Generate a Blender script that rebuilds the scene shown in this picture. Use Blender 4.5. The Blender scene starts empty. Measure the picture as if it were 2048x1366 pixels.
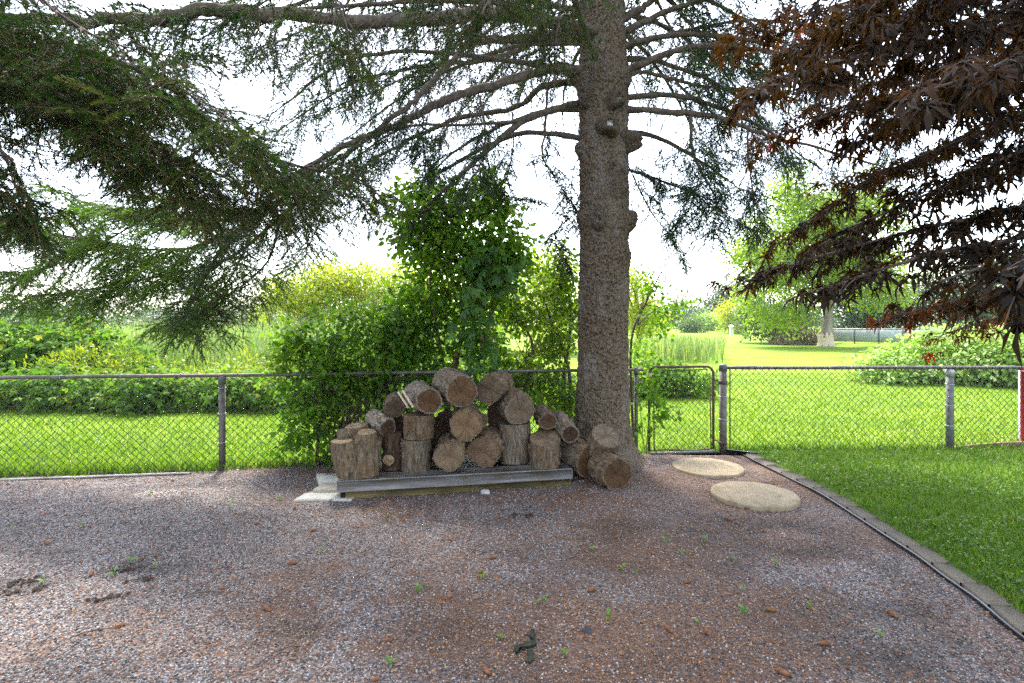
import bpy, math, random
import numpy as np
from mathutils import Vector, Matrix

# ------------------------------------------------------------------ camera, sky, sun, exposure
SC = bpy.context.scene
COL = SC.collection
CAM_H, FPX, CX, HY = 1.75, 1100.0, 1024.0, 640.0     # eye height, focal length in photo pixels, centre column, horizon row
cam_data = bpy.data.cameras.new('camera')
cam = bpy.data.objects.new('camera', cam_data)
COL.objects.link(cam)
cam.location = (0, 0, CAM_H)
cam.rotation_euler = (math.radians(90), 0, 0)
cam_data.sensor_width = 36.0
cam_data.lens = FPX / 2048 * 36.0
cam_data.shift_y = -(683 - HY) / 2048
cam_data.clip_start = 0.05
cam_data.clip_end = 2000
SC.camera = cam

SUN_EL, SUN_AZ = math.radians(60), math.radians(-14)     # high, ahead of the camera and a little to the left
world = bpy.data.worlds.new('World')
SC.world = world
world.use_nodes = True
wn = world.node_tree
wn.nodes.clear()
w_out = wn.nodes.new('ShaderNodeOutputWorld')
w_bg = wn.nodes.new('ShaderNodeBackground')
w_sky = wn.nodes.new('ShaderNodeTexSky')
w_sky.sky_type = 'NISHITA'
w_sky.sun_disc = False
w_sky.sun_elevation = SUN_EL
w_sky.sun_rotation = SUN_AZ
w_sky.dust_density = 1.6
w_sky.air_density = 1.0
w_sky.ozone_density = 1.0
w_hs = wn.nodes.new('ShaderNodeHueSaturation')           # hazy, milky summer sky
w_hs.inputs['Saturation'].default_value = 0.6
w_hs.inputs['Value'].default_value = 1.0
wn.links.new(w_sky.outputs[0], w_hs.inputs['Color'])
wn.links.new(w_hs.outputs[0], w_bg.inputs['Color'])
w_bg.inputs['Strength'].default_value = 0.15
wn.links.new(w_bg.outputs[0], w_out.inputs['Surface'])

sun_data = bpy.data.lights.new('sun', 'SUN')
sun_data.energy = 2.3
sun_data.angle = math.radians(8)
sun_data.color = (1.0, 0.95, 0.86)
sun = bpy.data.objects.new('sun', sun_data)
COL.objects.link(sun)
sdir = Vector((math.sin(SUN_AZ) * math.cos(SUN_EL), math.cos(SUN_AZ) * math.cos(SUN_EL), math.sin(SUN_EL)))
sun.rotation_euler = sdir.to_track_quat('Z', 'Y').to_euler()
sun.location = sdir * 60

SC.view_settings.view_transform = 'Standard'
SC.view_settings.look = 'None'
SC.view_settings.gamma = 1.0
SC.view_settings.use_curve_mapping = False
SC.view_settings.exposure = 2.75
SC.render.engine = 'CYCLES'
SC.cycles.max_bounces = 7
SC.cycles.diffuse_bounces = 4
SC.cycles.glossy_bounces = 2
SC.cycles.transmission_bounces = 4
SC.cycles.transparent_max_bounces = 4
SC.cycles.use_denoising = False
SC.cycles.sample_clamp_indirect = 3.0

RNG = np.random.default_rng(7)
random.seed(7)

def at(px, py, Y):
    """the point at distance Y that a photo pixel looks at"""
    return np.array([(px - CX) * Y / FPX, Y, CAM_H - (py - HY) * Y / FPX])

def gnd(px, py, z=0.0):
    Y = FPX * (CAM_H - z) / (py - HY)
    return np.array([(px - CX) * Y / FPX, Y, z])

# ------------------------------------------------------------------ mesh helpers
def norm(a):
    return a / np.maximum(np.linalg.norm(a, axis=-1, keepdims=True), 1e-9)

def hash3(i):
    h = (i[..., 0] * 374761393 + i[..., 1] * 668265263 + i[..., 2] * 2147483647) & 0xFFFFFFFF
    h = ((h ^ (h >> 13)) * 1274126177) & 0xFFFFFFFF
    h = h ^ (h >> 16)
    return (h & 0xFFFFFF) / float(0xFFFFFF)

def vnoise(p):
    p = np.asarray(p, dtype=float)
    i = np.floor(p).astype(np.int64)
    f = p - i
    f = f * f * (3 - 2 * f)
    out = 0
    for dx in (0, 1):
        for dy in (0, 1):
            for dz in (0, 1):
                w = (f[..., 0] if dx else 1 - f[..., 0]) * (f[..., 1] if dy else 1 - f[..., 1]) * (f[..., 2] if dz else 1 - f[..., 2])
                out = out + w * hash3(i + np.array([dx, dy, dz]))
    return out

def fbm(p, oct=3):
    p = np.asarray(p, dtype=float)
    s, a, t = 0, 1.0, 0
    for k in range(oct):
        s = s + a * vnoise(p * (2 ** k) + 17.3 * k)
        t += a
        a *= .5
    return s / t

class MB:
    """collects geometry and links it as ONE mesh object"""
    def __init__(s):
        s.V, s.F, s.A, s.M, s.n = [], [], [], [], 0
    def add(s, V, F, var=0.5, mi=0):
        V = np.asarray(V, dtype=float).reshape(-1, 3)
        if not isinstance(F, list):
            F = [F]
        for f in F:
            f = np.asarray(f, dtype=np.int64)
            if f.size:
                s.F.append(f + s.n)
                s.M.append(np.full(len(f), mi, dtype=np.int32))
        s.V.append(V)
        s.A.append(np.broadcast_to(np.asarray(var, dtype=float), (len(V),)))
        s.n += len(V)
        return s
    def box(s, c, size, R=None, var=0.5, mi=0, bev=0.0):
        x, y, z = [v / 2 for v in size]
        if bev > 0:
            b = min(bev, x * .45, y * .45, z * .45)
            P = []
            for sx in (-1, 1):
                for sy in (-1, 1):
                    for sz in (-1, 1):
                        P += [(sx * (x - b), sy * (y - b), sz * z), (sx * (x - b), sy * y, sz * (z - b)), (sx * x, sy * (y - b), sz * (z - b))]
            P = np.array(P)
            def ix(sx, sy, sz, k): return ((sx * 2 + sy) * 2 + sz) * 3 + k
            Q, T = [], []
            for sz in (0, 1):
                q = [ix(0, 0, sz, 0), ix(1, 0, sz, 0), ix(1, 1, sz, 0), ix(0, 1, sz, 0)]; Q.append(q if sz else q[::-1])
            for sy in (0, 1):
                q = [ix(0, sy, 0, 1), ix(1, sy, 0, 1), ix(1, sy, 1, 1), ix(0, sy, 1, 1)]; Q.append(q[::-1] if sy else q)
            for sx in (0, 1):
                q = [ix(sx, 0, 0, 2), ix(sx, 1, 0, 2), ix(sx, 1, 1, 2), ix(sx, 0, 1, 2)]; Q.append(q if sx else q[::-1])
            for a in (0, 1):
                for b2 in (0, 1):
                    Q.append([ix(0, a, b2, 0), ix(1, a, b2, 0), ix(1, a, b2, 1), ix(0, a, b2, 1)])
                    Q.append([ix(a, 0, b2, 0), ix(a, 1, b2, 0), ix(a, 1, b2, 2), ix(a, 0, b2, 2)])
                    Q.append([ix(a, b2, 0, 1), ix(a, b2, 1, 1), ix(a, b2, 1, 2), ix(a, b2, 0, 2)])
                    for c2 in (0, 1):
                        T.append([ix(a, b2, c2, 0), ix(a, b2, c2, 1), ix(a, b2, c2, 2)])
            F = [np.array(Q), np.array(T)]
        else:
            P = np.array([(a * x, b * y, c2 * z) for a in (-1, 1) for b in (-1, 1) for c2 in (-1, 1)])
            F = [np.array([[0, 1, 3, 2], [4, 6, 7, 5], [0, 4, 5, 1], [2, 3, 7, 6], [0, 2, 6, 4], [1, 5, 7, 3]])]
        if R is not None:
            P = P @ np.asarray(R).T
        return s.add(P + np.asarray(c), F, var, mi)
    def tube(s, pts, rad, segs=8, var=0.5, cap=True, mi=0):
        V, F = tube_np(pts, rad, segs, cap)
        return s.add(V, F, var, mi)
    def build(s, name, mat, parent=None, smooth=False):
        o = bpy.data.objects.new(name, s.mesh(name, mat, smooth))
        COL.objects.link(o)
        if parent is not None:
            o.parent = parent
        return o
    def mesh(s, name, mat, smooth=False):
        me = bpy.data.meshes.new(name)
        V = np.concatenate(s.V) if s.V else np.zeros((0, 3))
        me.vertices.add(len(V))
        me.vertices.foreach_set('co', V.astype(np.float32).ravel())
        tot = np.concatenate([np.full(len(f), f.shape[1]) for f in s.F])
        idx = np.concatenate([f.ravel() for f in s.F])
        me.loops.add(len(idx))
        me.loops.foreach_set('vertex_index', idx.astype(np.int32))
        me.polygons.add(len(tot))
        st = np.concatenate([[0], np.cumsum(tot)[:-1]])
        me.polygons.foreach_set('loop_start', st.astype(np.int32))
        for m in (mat if isinstance(mat, (list, tuple)) else [mat]):
            me.materials.append(m)
        if isinstance(mat, (list, tuple)):
            me.polygons.foreach_set('material_index', np.concatenate(s.M))
        if smooth:
            me.polygons.foreach_set('use_smooth', np.ones(len(tot), dtype=bool))
        a = me.attributes.new('var', 'FLOAT', 'POINT')
        a.data.foreach_set('value', np.concatenate(s.A).astype(np.float32))
        me.update(calc_edges=True)
        return me

def tube_np(pts, rad, segs=8, cap=True):
    P = np.asarray(pts, dtype=float)
    n = len(P)
    r = np.broadcast_to(np.asarray(rad, dtype=float), (n,))
    T = np.gradient(P, axis=0)
    T = norm(T)
    up = np.array([0, 0, 1.0]) if abs(T[0][2]) < .9 else np.array([1.0, 0, 0])
    N = np.zeros_like(P)
    nn = up - T[0] * (up @ T[0])
    N[0] = nn / np.linalg.norm(nn)
    for i in range(1, n):
        v = N[i - 1] - T[i] * (N[i - 1] @ T[i])
        l = np.linalg.norm(v)
        N[i] = v / l if l > 1e-6 else N[i - 1]
    B = np.cross(T, N)
    a = np.linspace(0, 2 * np.pi, segs, endpoint=False)
    V = P[:, None, :] + r[:, None, None] * (np.cos(a)[None, :, None] * N[:, None, :] + np.sin(a)[None, :, None] * B[:, None, :])
    i = np.arange(n - 1)[:, None] * segs
    j = np.arange(segs)[None, :]
    k = (j + 1) % segs
    F = np.stack([i + j, i + k, i + segs + k, i + segs + j], -1).reshape(-1, 4)
    V = V.reshape(-1, 3)
    out = [F]
    if cap and segs > 2:
        V = np.concatenate([V, P[:1], P[-1:]])
        jj = np.arange(segs)
        out.append(np.stack([(jj + 1) % segs, jj, np.full(segs, n * segs)], -1))
        out.append(np.stack([(n - 1) * segs + jj, (n - 1) * segs + (jj + 1) % segs, np.full(segs, n * segs + 1)], -1))
    return V, out

def spline(ctrl, n):
    """Catmull-Rom through the control points"""
    C = np.asarray(ctrl, dtype=float)
    C = np.concatenate([[2 * C[0] - C[1]], C, [2 * C[-1] - C[-2]]])
    m = len(C) - 3
    u = np.linspace(0, m - 1e-6, n)
    i = u.astype(int)
    t = (u - i)[:, None]
    a, b, c, d = C[i], C[i + 1], C[i + 2], C[i + 3]
    return .5 * ((2 * b) + (c - a) * t + (2 * a - 5 * b + 4 * c - d) * t ** 2 + (3 * b - a - 3 * c + d) * t ** 3)

def frames(d, n):
    d = norm(np.asarray(d, dtype=float))
    n = np.asarray(n, dtype=float)
    z = norm(n - d * np.sum(n * d, -1, keepdims=True) + 1e-5)
    x = np.cross(d, z)
    return np.stack([x, d, z], -1)          # columns: x, along, normal

def scatter(base, pos, R, s, var):
    """base = (V, F[, v]); returns arrays of all the copies"""
    Vb, Fb = base[0], base[1]
    n, m = len(pos), len(Vb)
    s = np.asarray(s, dtype=float)
    if s.ndim == 1:
        s = s[:, None]
    Vs = Vb[None] * s[:, None, :]
    V = np.einsum('nij,nmj->nmi', R, Vs) + np.asarray(pos)[:, None, :]
    F = (np.arange(n) * m)[:, None, None] + Fb[None]
    v = np.repeat(np.asarray(var, dtype=float), m).reshape(n, m)
    if len(base) > 2:
        v = np.where(base[2][None] < 0, -1.0, np.clip(v * base[2][None], 0, 1))
    return V.reshape(-1, 3), F.reshape(-1, Fb.shape[1]), v.ravel()

def rotz(a):
    c, s = math.cos(a), math.sin(a)
    return np.array([[c, -s, 0], [s, c, 0], [0, 0, 1.0]])

# ------------------------------------------------------------------ scene-object helpers
def tag(o, label=None, cat=None, group=None, kind=None):
    if label: o['label'] = label
    if cat: o['category'] = cat
    if group: o['group'] = group
    if kind: o['kind'] = kind
    return o

def thing(name, label, cat, loc=(0, 0, 0), R=None, group=None):
    o = bpy.data.objects.new(name, None)
    COL.objects.link(o)
    o.empty_display_size = .2
    M = Matrix.Identity(4)
    if R is not None:
        M = Matrix([list(map(float, r)) for r in R]).to_4x4()
    M.translation = Vector([float(v) for v in loc])
    o.matrix_world = M
    return tag(o, label, cat, group)

def put(me, name, parent, loc, R=None, s=1.0):
    """an object of its own that shares mesh data"""
    o = bpy.data.objects.new(name, me)
    COL.objects.link(o)
    if parent is not None:
        o.parent = parent
    M = Matrix.Identity(3) if R is None else Matrix([list(map(float, r)) for r in R])
    M = (M @ Matrix.Diagonal((s, s, s) if np.isscalar(s) else s)).to_4x4()
    M.translation = Vector([float(v) for v in loc])
    o.matrix_local = M
    return o

# ------------------------------------------------------------------ materials
def new_mat(name):
    m = bpy.data.materials.new(name)
    m.use_nodes = True
    nt = m.node_tree
    nt.nodes.clear()
    out = nt.nodes.new('ShaderNodeOutputMaterial')
    return m, nt, out

class NT:
    """small wrapper for wiring nodes"""
    def __init__(s, name):
        s.m, s.nt, s.out = new_mat(name)
    def n(s, t, **kw):
        nd = s.nt.nodes.new('ShaderNode' + t)
        for k, v in kw.items():
            setattr(nd, k, v)
        return nd
    def l(s, a, b):
        s.nt.links.new(a, b)
        return s
    def val(s, sock, v):
        if hasattr(v, 'is_linked') or hasattr(v, 'links'):
            s.l(v, sock)
        else:
            sock.default_value = v
    def coord(s, kind='Object', scale=(1, 1, 1), geo=False):
        if geo:
            c = s.n('NewGeometry').outputs['Position']
        else:
            c = s.n('TexCoord').outputs[kind]
        mp = s.n('Mapping')
        mp.inputs['Scale'].default_value = scale
        s.l(c, mp.inputs['Vector'])
        return mp.outputs[0]
    def noise(s, vec, scale=5.0, detail=4.0, rough=.55, dist=0.0):
        nd = s.n('TexNoise')
        nd.inputs['Scale'].default_value = scale
        nd.inputs['Detail'].default_value = detail
        nd.inputs['Roughness'].default_value = rough
        nd.inputs['Distortion'].default_value = dist
        s.l(vec, nd.inputs['Vector'])
        return nd.outputs['Fac']
    def vor(s, vec, scale=5.0, feature='F1', out='Distance', rnd=1.0):
        nd = s.n('TexVoronoi', feature=feature)
        nd.inputs['Scale'].default_value = scale
        nd.inputs['Randomness'].default_value = rnd
        s.l(vec, nd.inputs['Vector'])
        return nd.outputs[out]
    def ramp(s, fac, stops, interp='LINEAR'):
        nd = s.n('ValToRGB')
        cr = nd.color_ramp
        cr.interpolation = interp
        while len(cr.elements) < len(stops):
            cr.elements.new(.5)
        for e, (p, c) in zip(cr.elements, stops):
            e.position = p
            e.color = (*c, 1) if len(c) == 3 else c
        s.l(fac, nd.inputs['Fac'])
        return nd.outputs['Color']
    def mix(s, fac, a, b, mode='MIX'):
        nd = s.n('Mix', data_type='RGBA', blend_type=mode)
        s.val(nd.inputs[0], fac)
        for sock, v in ((nd.inputs[6], a), (nd.inputs[7], b)):
            if isinstance(v, tuple):
                sock.default_value = (*v, 1) if len(v) == 3 else v
            else:
                s.l(v, sock)
        return nd.outputs[2]
    def math(s, op, a, b=0.0, c=None):
        nd = s.n('Math', operation=op)
        s.val(nd.inputs[0], a); s.val(nd.inputs[1], b)
        if c is not None: s.val(nd.inputs[2], c)
        return nd.outputs[0]
    def attr(s, name='var'):
        return s.n('Attribute', attribute_name=name).outputs['Fac']
    def bump(s, h, strength=.5, dist=.01, prev=None):
        nd = s.n('Bump')
        nd.inputs['Strength'].default_value = strength
        nd.inputs['Distance'].default_value = dist
        s.l(h, nd.inputs['Height'])
        if prev is not None:
            s.l(prev, nd.inputs['Normal'])
        return nd.outputs[0]
    def princ(s, col, rough=.8, spec=.3, metal=0.0, normal=None):
        p = s.n('BsdfPrincipled')
        if isinstance(col, tuple):
            p.inputs['Base Color'].default_value = (*col, 1)
        else:
            s.l(col, p.inputs['Base Color'])
        s.val(p.inputs['Roughness'], rough)
        p.inputs['Specular IOR Level'].default_value = spec
        p.inputs['Metallic'].default_value = metal
        if normal is not None:
            s.l(normal, p.inputs['Normal'])
        return p.outputs[0]
    def done(s, sh):
        s.l(sh, s.out.inputs['Surface'])
        return s.m

def leaf_mat(name, stops, trans_gain=(1.2, 1.25, .5), trans=.42, rough=.45, spec=.35, patch=None, stem=(.09, .06, .04)):
    """leaf tissue: tint by the per-leaf value, some light passing through; value < 0 is woody stem"""
    t = NT(name)
    v = t.attr()
    c = t.ramp(v, stops)
    if patch:
        ns = t.noise(t.coord(geo=True), patch[0], 2)
        c = t.mix(t.ramp(ns, [(.42, (0, 0, 0)), (.6, (1, 1, 1))]), c, t.mix(1.0, c, patch[1], 'MULTIPLY'))
    isstem = t.math('LESS_THAN', v, -.5)
    c2 = t.mix(isstem, c, stem)
    p = t.princ(c2, rough, spec)
    tr = t.n('BsdfTranslucent')
    t.l(t.mix(1.0, c, trans_gain, 'MULTIPLY'), tr.inputs['Color'])
    ms = t.n('MixShader')
    t.l(t.math('MULTIPLY', t.math('SUBTRACT', 1.0, isstem), trans), ms.inputs[0])
    t.l(p, ms.inputs[1]); t.l(tr.outputs[0], ms.inputs[2])
    return t.done(ms.outputs[0])

def plain(name, col, rough=.7, spec=.3, metal=0.0, var=.25, scale=12.0, bump=0.0, bscale=60.0, stretch=(1, 1, 1)):
    t = NT(name)
    co = t.coord('Object', stretch)
    n = t.noise(co, scale, 5)
    dark = tuple(max(0, c * (1 - var)) for c in col)
    lite = tuple(min(1, c * (1 + var)) for c in col)
    c = t.ramp(n, [(.3, dark), (.7, lite)])
    nm = t.bump(t.noise(co, bscale, 4), bump, .004) if bump else None
    return t.done(t.princ(c, rough, spec, metal, nm))
MAT = {}
# --- gravel sheet: stone cells, brown needle litter in patches
def m_gravel():
    t = NT('gravel')
    co = t.coord(geo=True)
    cell = t.vor(co, 95, 'F1', 'Color')
    sep = t.n('SeparateColor'); t.l(cell, sep.inputs[0])
    stone = t.ramp(sep.outputs[0], [(0, (.032, .027, .027)), (.35, (.10, .088, .088)), (.7, (.215, .19, .183)), (1, (.37, .34, .32))])
    rust = t.math('GREATER_THAN', sep.outputs[1], .9)
    stone = t.mix(rust, stone, (.24, .09, .035))
    d = t.vor(co, 95, 'F1', 'Distance')
    gap = t.ramp(d, [(.42, (0, 0, 0)), (.75, (1, 1, 1))])
    stone = t.mix(t.math('MULTIPLY', gap, .75), stone, (.05, .038, .03))
    big = t.noise(co, 1.1, 5, .6)
    mid = t.noise(co, 6.0, 4, .65)
    sx = t.n('SeparateXYZ'); t.l(t.n('NewGeometry').outputs['Position'], sx.inputs[0])
    grad = t.math('MULTIPLY_ADD', t.attr('litter'), .34, -.06)        # drifts of needle litter laid out with the sheet
    lit = t.math('ADD', t.math('ADD', t.math('MULTIPLY', big, .62), t.math('MULTIPLY', mid, .42)), grad)
    litm = t.ramp(lit, [(.50, (0, 0, 0)), (.68, (1, 1, 1))])
    fine = t.noise(co, 60, 3, .7)
    litc = t.ramp(fine, [(.35, (.03, .019, .012)), (.55, (.12, .055, .026)), (.75, (.24, .105, .045))])
    col = t.mix(t.math('MULTIPLY', litm, .75), stone, litc)
    col = t.mix(t.math('MULTIPLY', t.attr('mould'), .72), col, (.028, .02, .014))
    b = t.bump(t.math('SUBTRACT', 1.0, d), .9, .008)
    b = t.bump(mid, .5, .02, b)
    return t.done(t.princ(col, .85, .3, 0, b))
MAT['gravel'] = m_gravel()

def m_pebble():
    t = NT('pebble')
    c = t.ramp(t.attr(), [(0, (.03, .025, .025)), (.25, (.085, .075, .077)), (.55, (.20, .177, .168)), (.86, (.44, .405, .385)), (.885, (.24, .09, .035)), (1, (.18, .06, .024))])
    c = t.mix(t.math('MULTIPLY', t.attr('mould'), .6), c, t.mix(1.0, c, (.22, .17, .13), 'MULTIPLY'))
    return t.done(t.princ(c, .7, .35))
MAT['pebble'] = m_pebble()

def m_lawn(name, a, b, c, k=1.0):
    t = NT(name)
    co = t.coord(geo=True)
    n1 = t.noise(co, .55 * k, 4, .6)
    n2 = t.noise(co, 9 * k, 4, .7)
    st = t.coord(geo=True, scale=(.05, 1.0, 1))
    n3 = t.noise(st, .75, 2, .5)
    f = t.math('ADD', t.math('ADD', t.math('MULTIPLY', n1, .4), t.math('MULTIPLY', n2, .35)), t.math('MULTIPLY', n3, .25))
    col = t.ramp(f, [(.34, a), (.5, b), (.66, c)])
    nb = t.bump(t.noise(co, 70, 3, .8), .8, .03)
    return t.done(t.princ(col, .9, .15, 0, nb))
MAT['field'] = m_lawn('field_grass', (.064, .13, .007), (.118, .195, .009), (.19, .25, .014))
MAT['lawn'] = m_lawn('garden_grass', (.03, .065, .005), (.06, .11, .007), (.105, .16, .011), 1.6)
MAT['soil'] = plain('soil', (.06, .042, .03), .95, .1, 0, .4, 20, .6)
MAT['grass_blade'] = leaf_mat('grass_blade', [(0, (.026, .07, .004)), (.5, (.06, .13, .006)), (.9, (.115, .19, .012)), (1, (.22, .20, .05))], trans=.4)
MAT['field_blade'] = leaf_mat('field_blade', [(0, (.065, .145, .008)), (.5, (.115, .205, .011)), (.9, (.175, .255, .02)), (1, (.30, .30, .10))], trans=.45)

# --- bark and wood
def m_log_bark():
    t = NT('log_bark')
    co = t.coord('Object', (1, 1, .22))
    n = t.noise(co, 38, 6, .7, .6)
    n2 = t.noise(t.coord('Object'), 7, 4, .6)
    n3 = t.noise(t.coord('Object'), 150, 3, .7)
    f = t.math('ADD', t.math('MULTIPLY', n, .65), t.math('MULTIPLY', n3, .35))
    c = t.ramp(f, [(.37, (.013, .010, .008)), (.46, (.078, .063, .049)), (.57, (.175, .15, .122)), (.70, (.33, .30, .26))])
    c = t.mix(t.ramp(n2, [(.45, (0, 0, 0)), (.65, (.6, .6, .6))]), c, (.135, .085, .05))
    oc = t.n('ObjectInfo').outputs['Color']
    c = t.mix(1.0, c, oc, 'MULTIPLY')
    b = t.bump(n, 1.0, .018)
    b = t.bump(n3, .5, .004, b)
    return t.done(t.princ(c, .92, .15, 0, b))
MAT['log_bark'] = m_log_bark()

def m_cut():
    t = NT('cut_wood')
    tc = t.n('TexCoord').outputs['Object']
    wob = t.n('TexNoise'); wob.inputs['Scale'].default_value = 6; wob.inputs['Detail'].default_value = 3
    t.l(tc, wob.inputs['Vector'])
    vm = t.n('VectorMath', operation='SUBTRACT'); t.l(wob.outputs['Color'], vm.inputs[0]); vm.inputs[1].default_value = (.5, .5, .5)
    vs = t.n('VectorMath', operation='SCALE'); t.l(vm.outputs[0], vs.inputs[0]); vs.inputs['Scale'].default_value = .035
    va = t.n('VectorMath', operation='ADD'); t.l(tc, va.inputs[0]); t.l(vs.outputs[0], va.inputs[1])
    sp = t.n('SeparateXYZ'); t.l(va.outputs[0], sp.inputs[0])
    r = t.math('SQRT', t.math('ADD', t.math('MULTIPLY', sp.outputs[0], sp.outputs[0]), t.math('MULTIPLY', sp.outputs[1], sp.outputs[1])))
    ang = t.math('ARCTAN2', sp.outputs[1], sp.outputs[0])
    rings = t.math('MULTIPLY_ADD', t.math('SINE', t.math('MULTIPLY', r, 380)), .5, .5)
    cv = t.n('CombineXYZ')
    t.l(t.math('MULTIPLY', t.math('COSINE', ang), 9), cv.inputs[0]); t.l(t.math('MULTIPLY', t.math('SINE', ang), 9), cv.inputs[1]); t.l(t.math('MULTIPLY', r, 3), cv.inputs[2])
    ray = t.noise(cv.outputs[0], 2.2, 4, .7)
    saw = t.noise(t.coord('Object', (3, 60, 1)), 3.0, 3, .6)
    blot = t.noise(tc, 9, 4, .6)
    f = t.math('ADD', t.math('ADD', t.math('MULTIPLY', rings, .13), t.math('MULTIPLY', ray, .45)), t.math('ADD', t.math('MULTIPLY', blot, .42), t.math('MULTIPLY', saw, .12)))
    c = t.ramp(f, [(.38, (.024, .018, .012)), (.50, (.088, .067, .048)), (.64, (.205, .165, .125))])
    heart = t.ramp(r, [(0, (1, 1, 1)), (.085, (0, 0, 0))])
    c = t.mix(t.math('MULTIPLY', heart, .45), c, (.13, .065, .028))
    crack = t.ramp(ray, [(.27, (1, 1, 1)), (.33, (0, 0, 0))])
    c = t.mix(crack, c, (.02, .014, .01))
    for mul, off, wid in ((6.28, 0.0, .0030), (33.3, 2.1, .0012)):
        th = t.math('SUBTRACT', ang, t.math('MULTIPLY_ADD', t.n('ObjectInfo').outputs['Random'], mul, off))
        perp = t.math('ABSOLUTE', t.math('MULTIPLY', t.math('SINE', th), r))
        fwd = t.math('GREATER_THAN', t.math('COSINE', th), 0.0)
        thin = t.math('LESS_THAN', perp, t.math('MULTIPLY_ADD', r, .02, wid * .5))
        c = t.mix(t.math('MULTIPLY', t.math('MULTIPLY', thin, fwd), .9), c, (.012, .009, .007))
    oc = t.n('ObjectInfo').outputs['Color']
    c = t.mix(1.0, c, oc, 'MULTIPLY')
    b = t.bump(f, .8, .010)
    return t.done(t.princ(c, .85, .2, 0, b))
MAT['cut'] = m_cut()

def m_trunk():
    t = NT('spruce_bark')
    co = t.coord(geo=True, scale=(1, 1, .62))
    warp = t.noise(co, 9, 3)
    v = t.vor(co, 52, 'F1', 'Distance')
    v2 = t.vor(co, 85, 'F1', 'Distance')
    n = t.noise(co, 26, 6, .7, .4)
    fine = t.noise(co, 110, 3, .7)
    h = t.math('ADD', t.math('ADD', t.math('MULTIPLY', v, .5), t.math('MULTIPLY', v2, .35)), t.math('ADD', t.math('MULTIPLY', n, .55), t.math('MULTIPLY', fine, .3)))
    c = t.ramp(h, [(.45, (.26, .205, .145)), (.68, (.17, .128, .086)), (.95, (.11, .08, .052)), (1.2, (.04, .028, .018))])
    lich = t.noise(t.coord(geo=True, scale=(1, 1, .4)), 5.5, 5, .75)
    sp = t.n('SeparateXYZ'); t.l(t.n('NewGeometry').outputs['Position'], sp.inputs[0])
    side = t.ramp(sp.outputs[0], [(.0, (1, 1, 1)), (.95, (1, 1, 1)), (1.0, (.45, .45, .45))])     # sky-lit left edge painted in as denser lichen
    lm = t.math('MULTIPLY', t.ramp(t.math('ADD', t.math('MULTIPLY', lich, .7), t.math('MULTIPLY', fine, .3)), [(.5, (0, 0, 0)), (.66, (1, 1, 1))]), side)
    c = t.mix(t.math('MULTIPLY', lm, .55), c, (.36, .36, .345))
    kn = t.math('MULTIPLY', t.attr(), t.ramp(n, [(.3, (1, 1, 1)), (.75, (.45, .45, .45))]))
    c = t.mix(t.math('MULTIPLY', kn, .72), c, (.045, .033, .022))      # shading of the knobs painted into the bark, with sap drips
    b = t.bump(t.math('SUBTRACT', 1.3, h), 1.0, .03)
    return t.done(t.princ(c, .92, .15, 0, b))
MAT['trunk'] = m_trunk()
MAT['branch'] = plain('branch_bark', (.088, .07, .052), .9, .15, 0, .45, 18, .8, 45)
MAT['twig'] = plain('twig_bark', (.10, .075, .058), .9, .1, 0, .35, 10)
MAT['knot'] = plain('knot_wood', (.15, .13, .11), .9, .15, 0, .8, 30, .9, 50)
MAT['pale_scar'] = plain('pale_knot_scar', (.36, .34, .32), .9, .15, 0, .6, 26, .9, 50)
MAT['stem'] = plain('shrub_stem', (.105, .07, .048), .9, .15, 0, .45, 25, .6)
MAT['far_trunk'] = plain('far_trunk_bark', (.25, .21, .165), .9, .1, 0, .4, 3, .8, 14, (1, 1, .25))
def m_timber():
    t = NT('weathered_timber')
    co = t.coord('Object', (.3, 5, 5))
    n = t.noise(co, 6, 3, .6, .6)
    n2 = t.noise(t.coord('Object', (1, 2, 2)), 3.2, 4, .6)
    c = t.ramp(n, [(.3, (.11, .098, .09)), (.5, (.225, .215, .21)), (.7, (.34, .33, .325))])
    c = t.mix(t.ramp(n2, [(.5, (0, 0, 0)), (.72, (.75, .75, .75))]), c, (.15, .115, .06))
    b = t.bump(n, .22, .004)
    return t.done(t.princ(c, .85, .2, 0, b))
MAT['timber'] = m_timber()
MAT['old_timber'] = plain('mossy_timber', (.17, .135, .06), .92, .1, 0, .5, 9, .6, 40, (.3, 3, 3))
MAT['split_wood'] = plain('split_wood', (.50, .40, .28), .8, .2, 0, .3, 18, .5, 60, (4, 4, .4))

# --- stone and metal
def m_concrete(name, a, b, sp):
    t = NT(name)
    co = t.coord('Object')
    n = t.noise(co, 130, 3, .8)
    n2 = t.noise(co, 5, 4, .6)
    v = t.vor(co, 120, 'F1', 'Distance')
    f = t.math('ADD', t.math('MULTIPLY', n, .6), t.math('MULTIPLY', n2, .4))
    c = t.ramp(f, [(.35, a), (.65, b)])
    c = t.mix(t.ramp(v, [(.12, (.5, .5, .5)), (.3, (0, 0, 0))]), c, sp)
    st = t.noise(t.coord('Object'), 7, 5, .75, .5)
    c = t.mix(t.ramp(st, [(.50, (0, 0, 0)), (.66, (.65, .65, .65))]), c, t.mix(1.0, c, (.5, .46, .36), 'MULTIPLY'))
    return t.done(t.princ(c, .9, .2, 0, t.bump(n, .5, .004)))
MAT['stone_disc'] = m_concrete('stepping_stone', (.17, .13, .08), (.33, .265, .17), (.09, .075, .045))
MAT['paver'] = m_concrete('concrete_paver', (.12, .10, .075), (.22, .19, .15), (.08, .065, .05))
MAT['flag'] = m_concrete('flagstone', (.30, .28, .235), (.46, .44, .39), (.22, .2, .17))
MAT['flag_dark'] = m_concrete('flagstone_worn', (.20, .18, .14), (.36, .33, .27), (.13, .12, .09))
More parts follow.
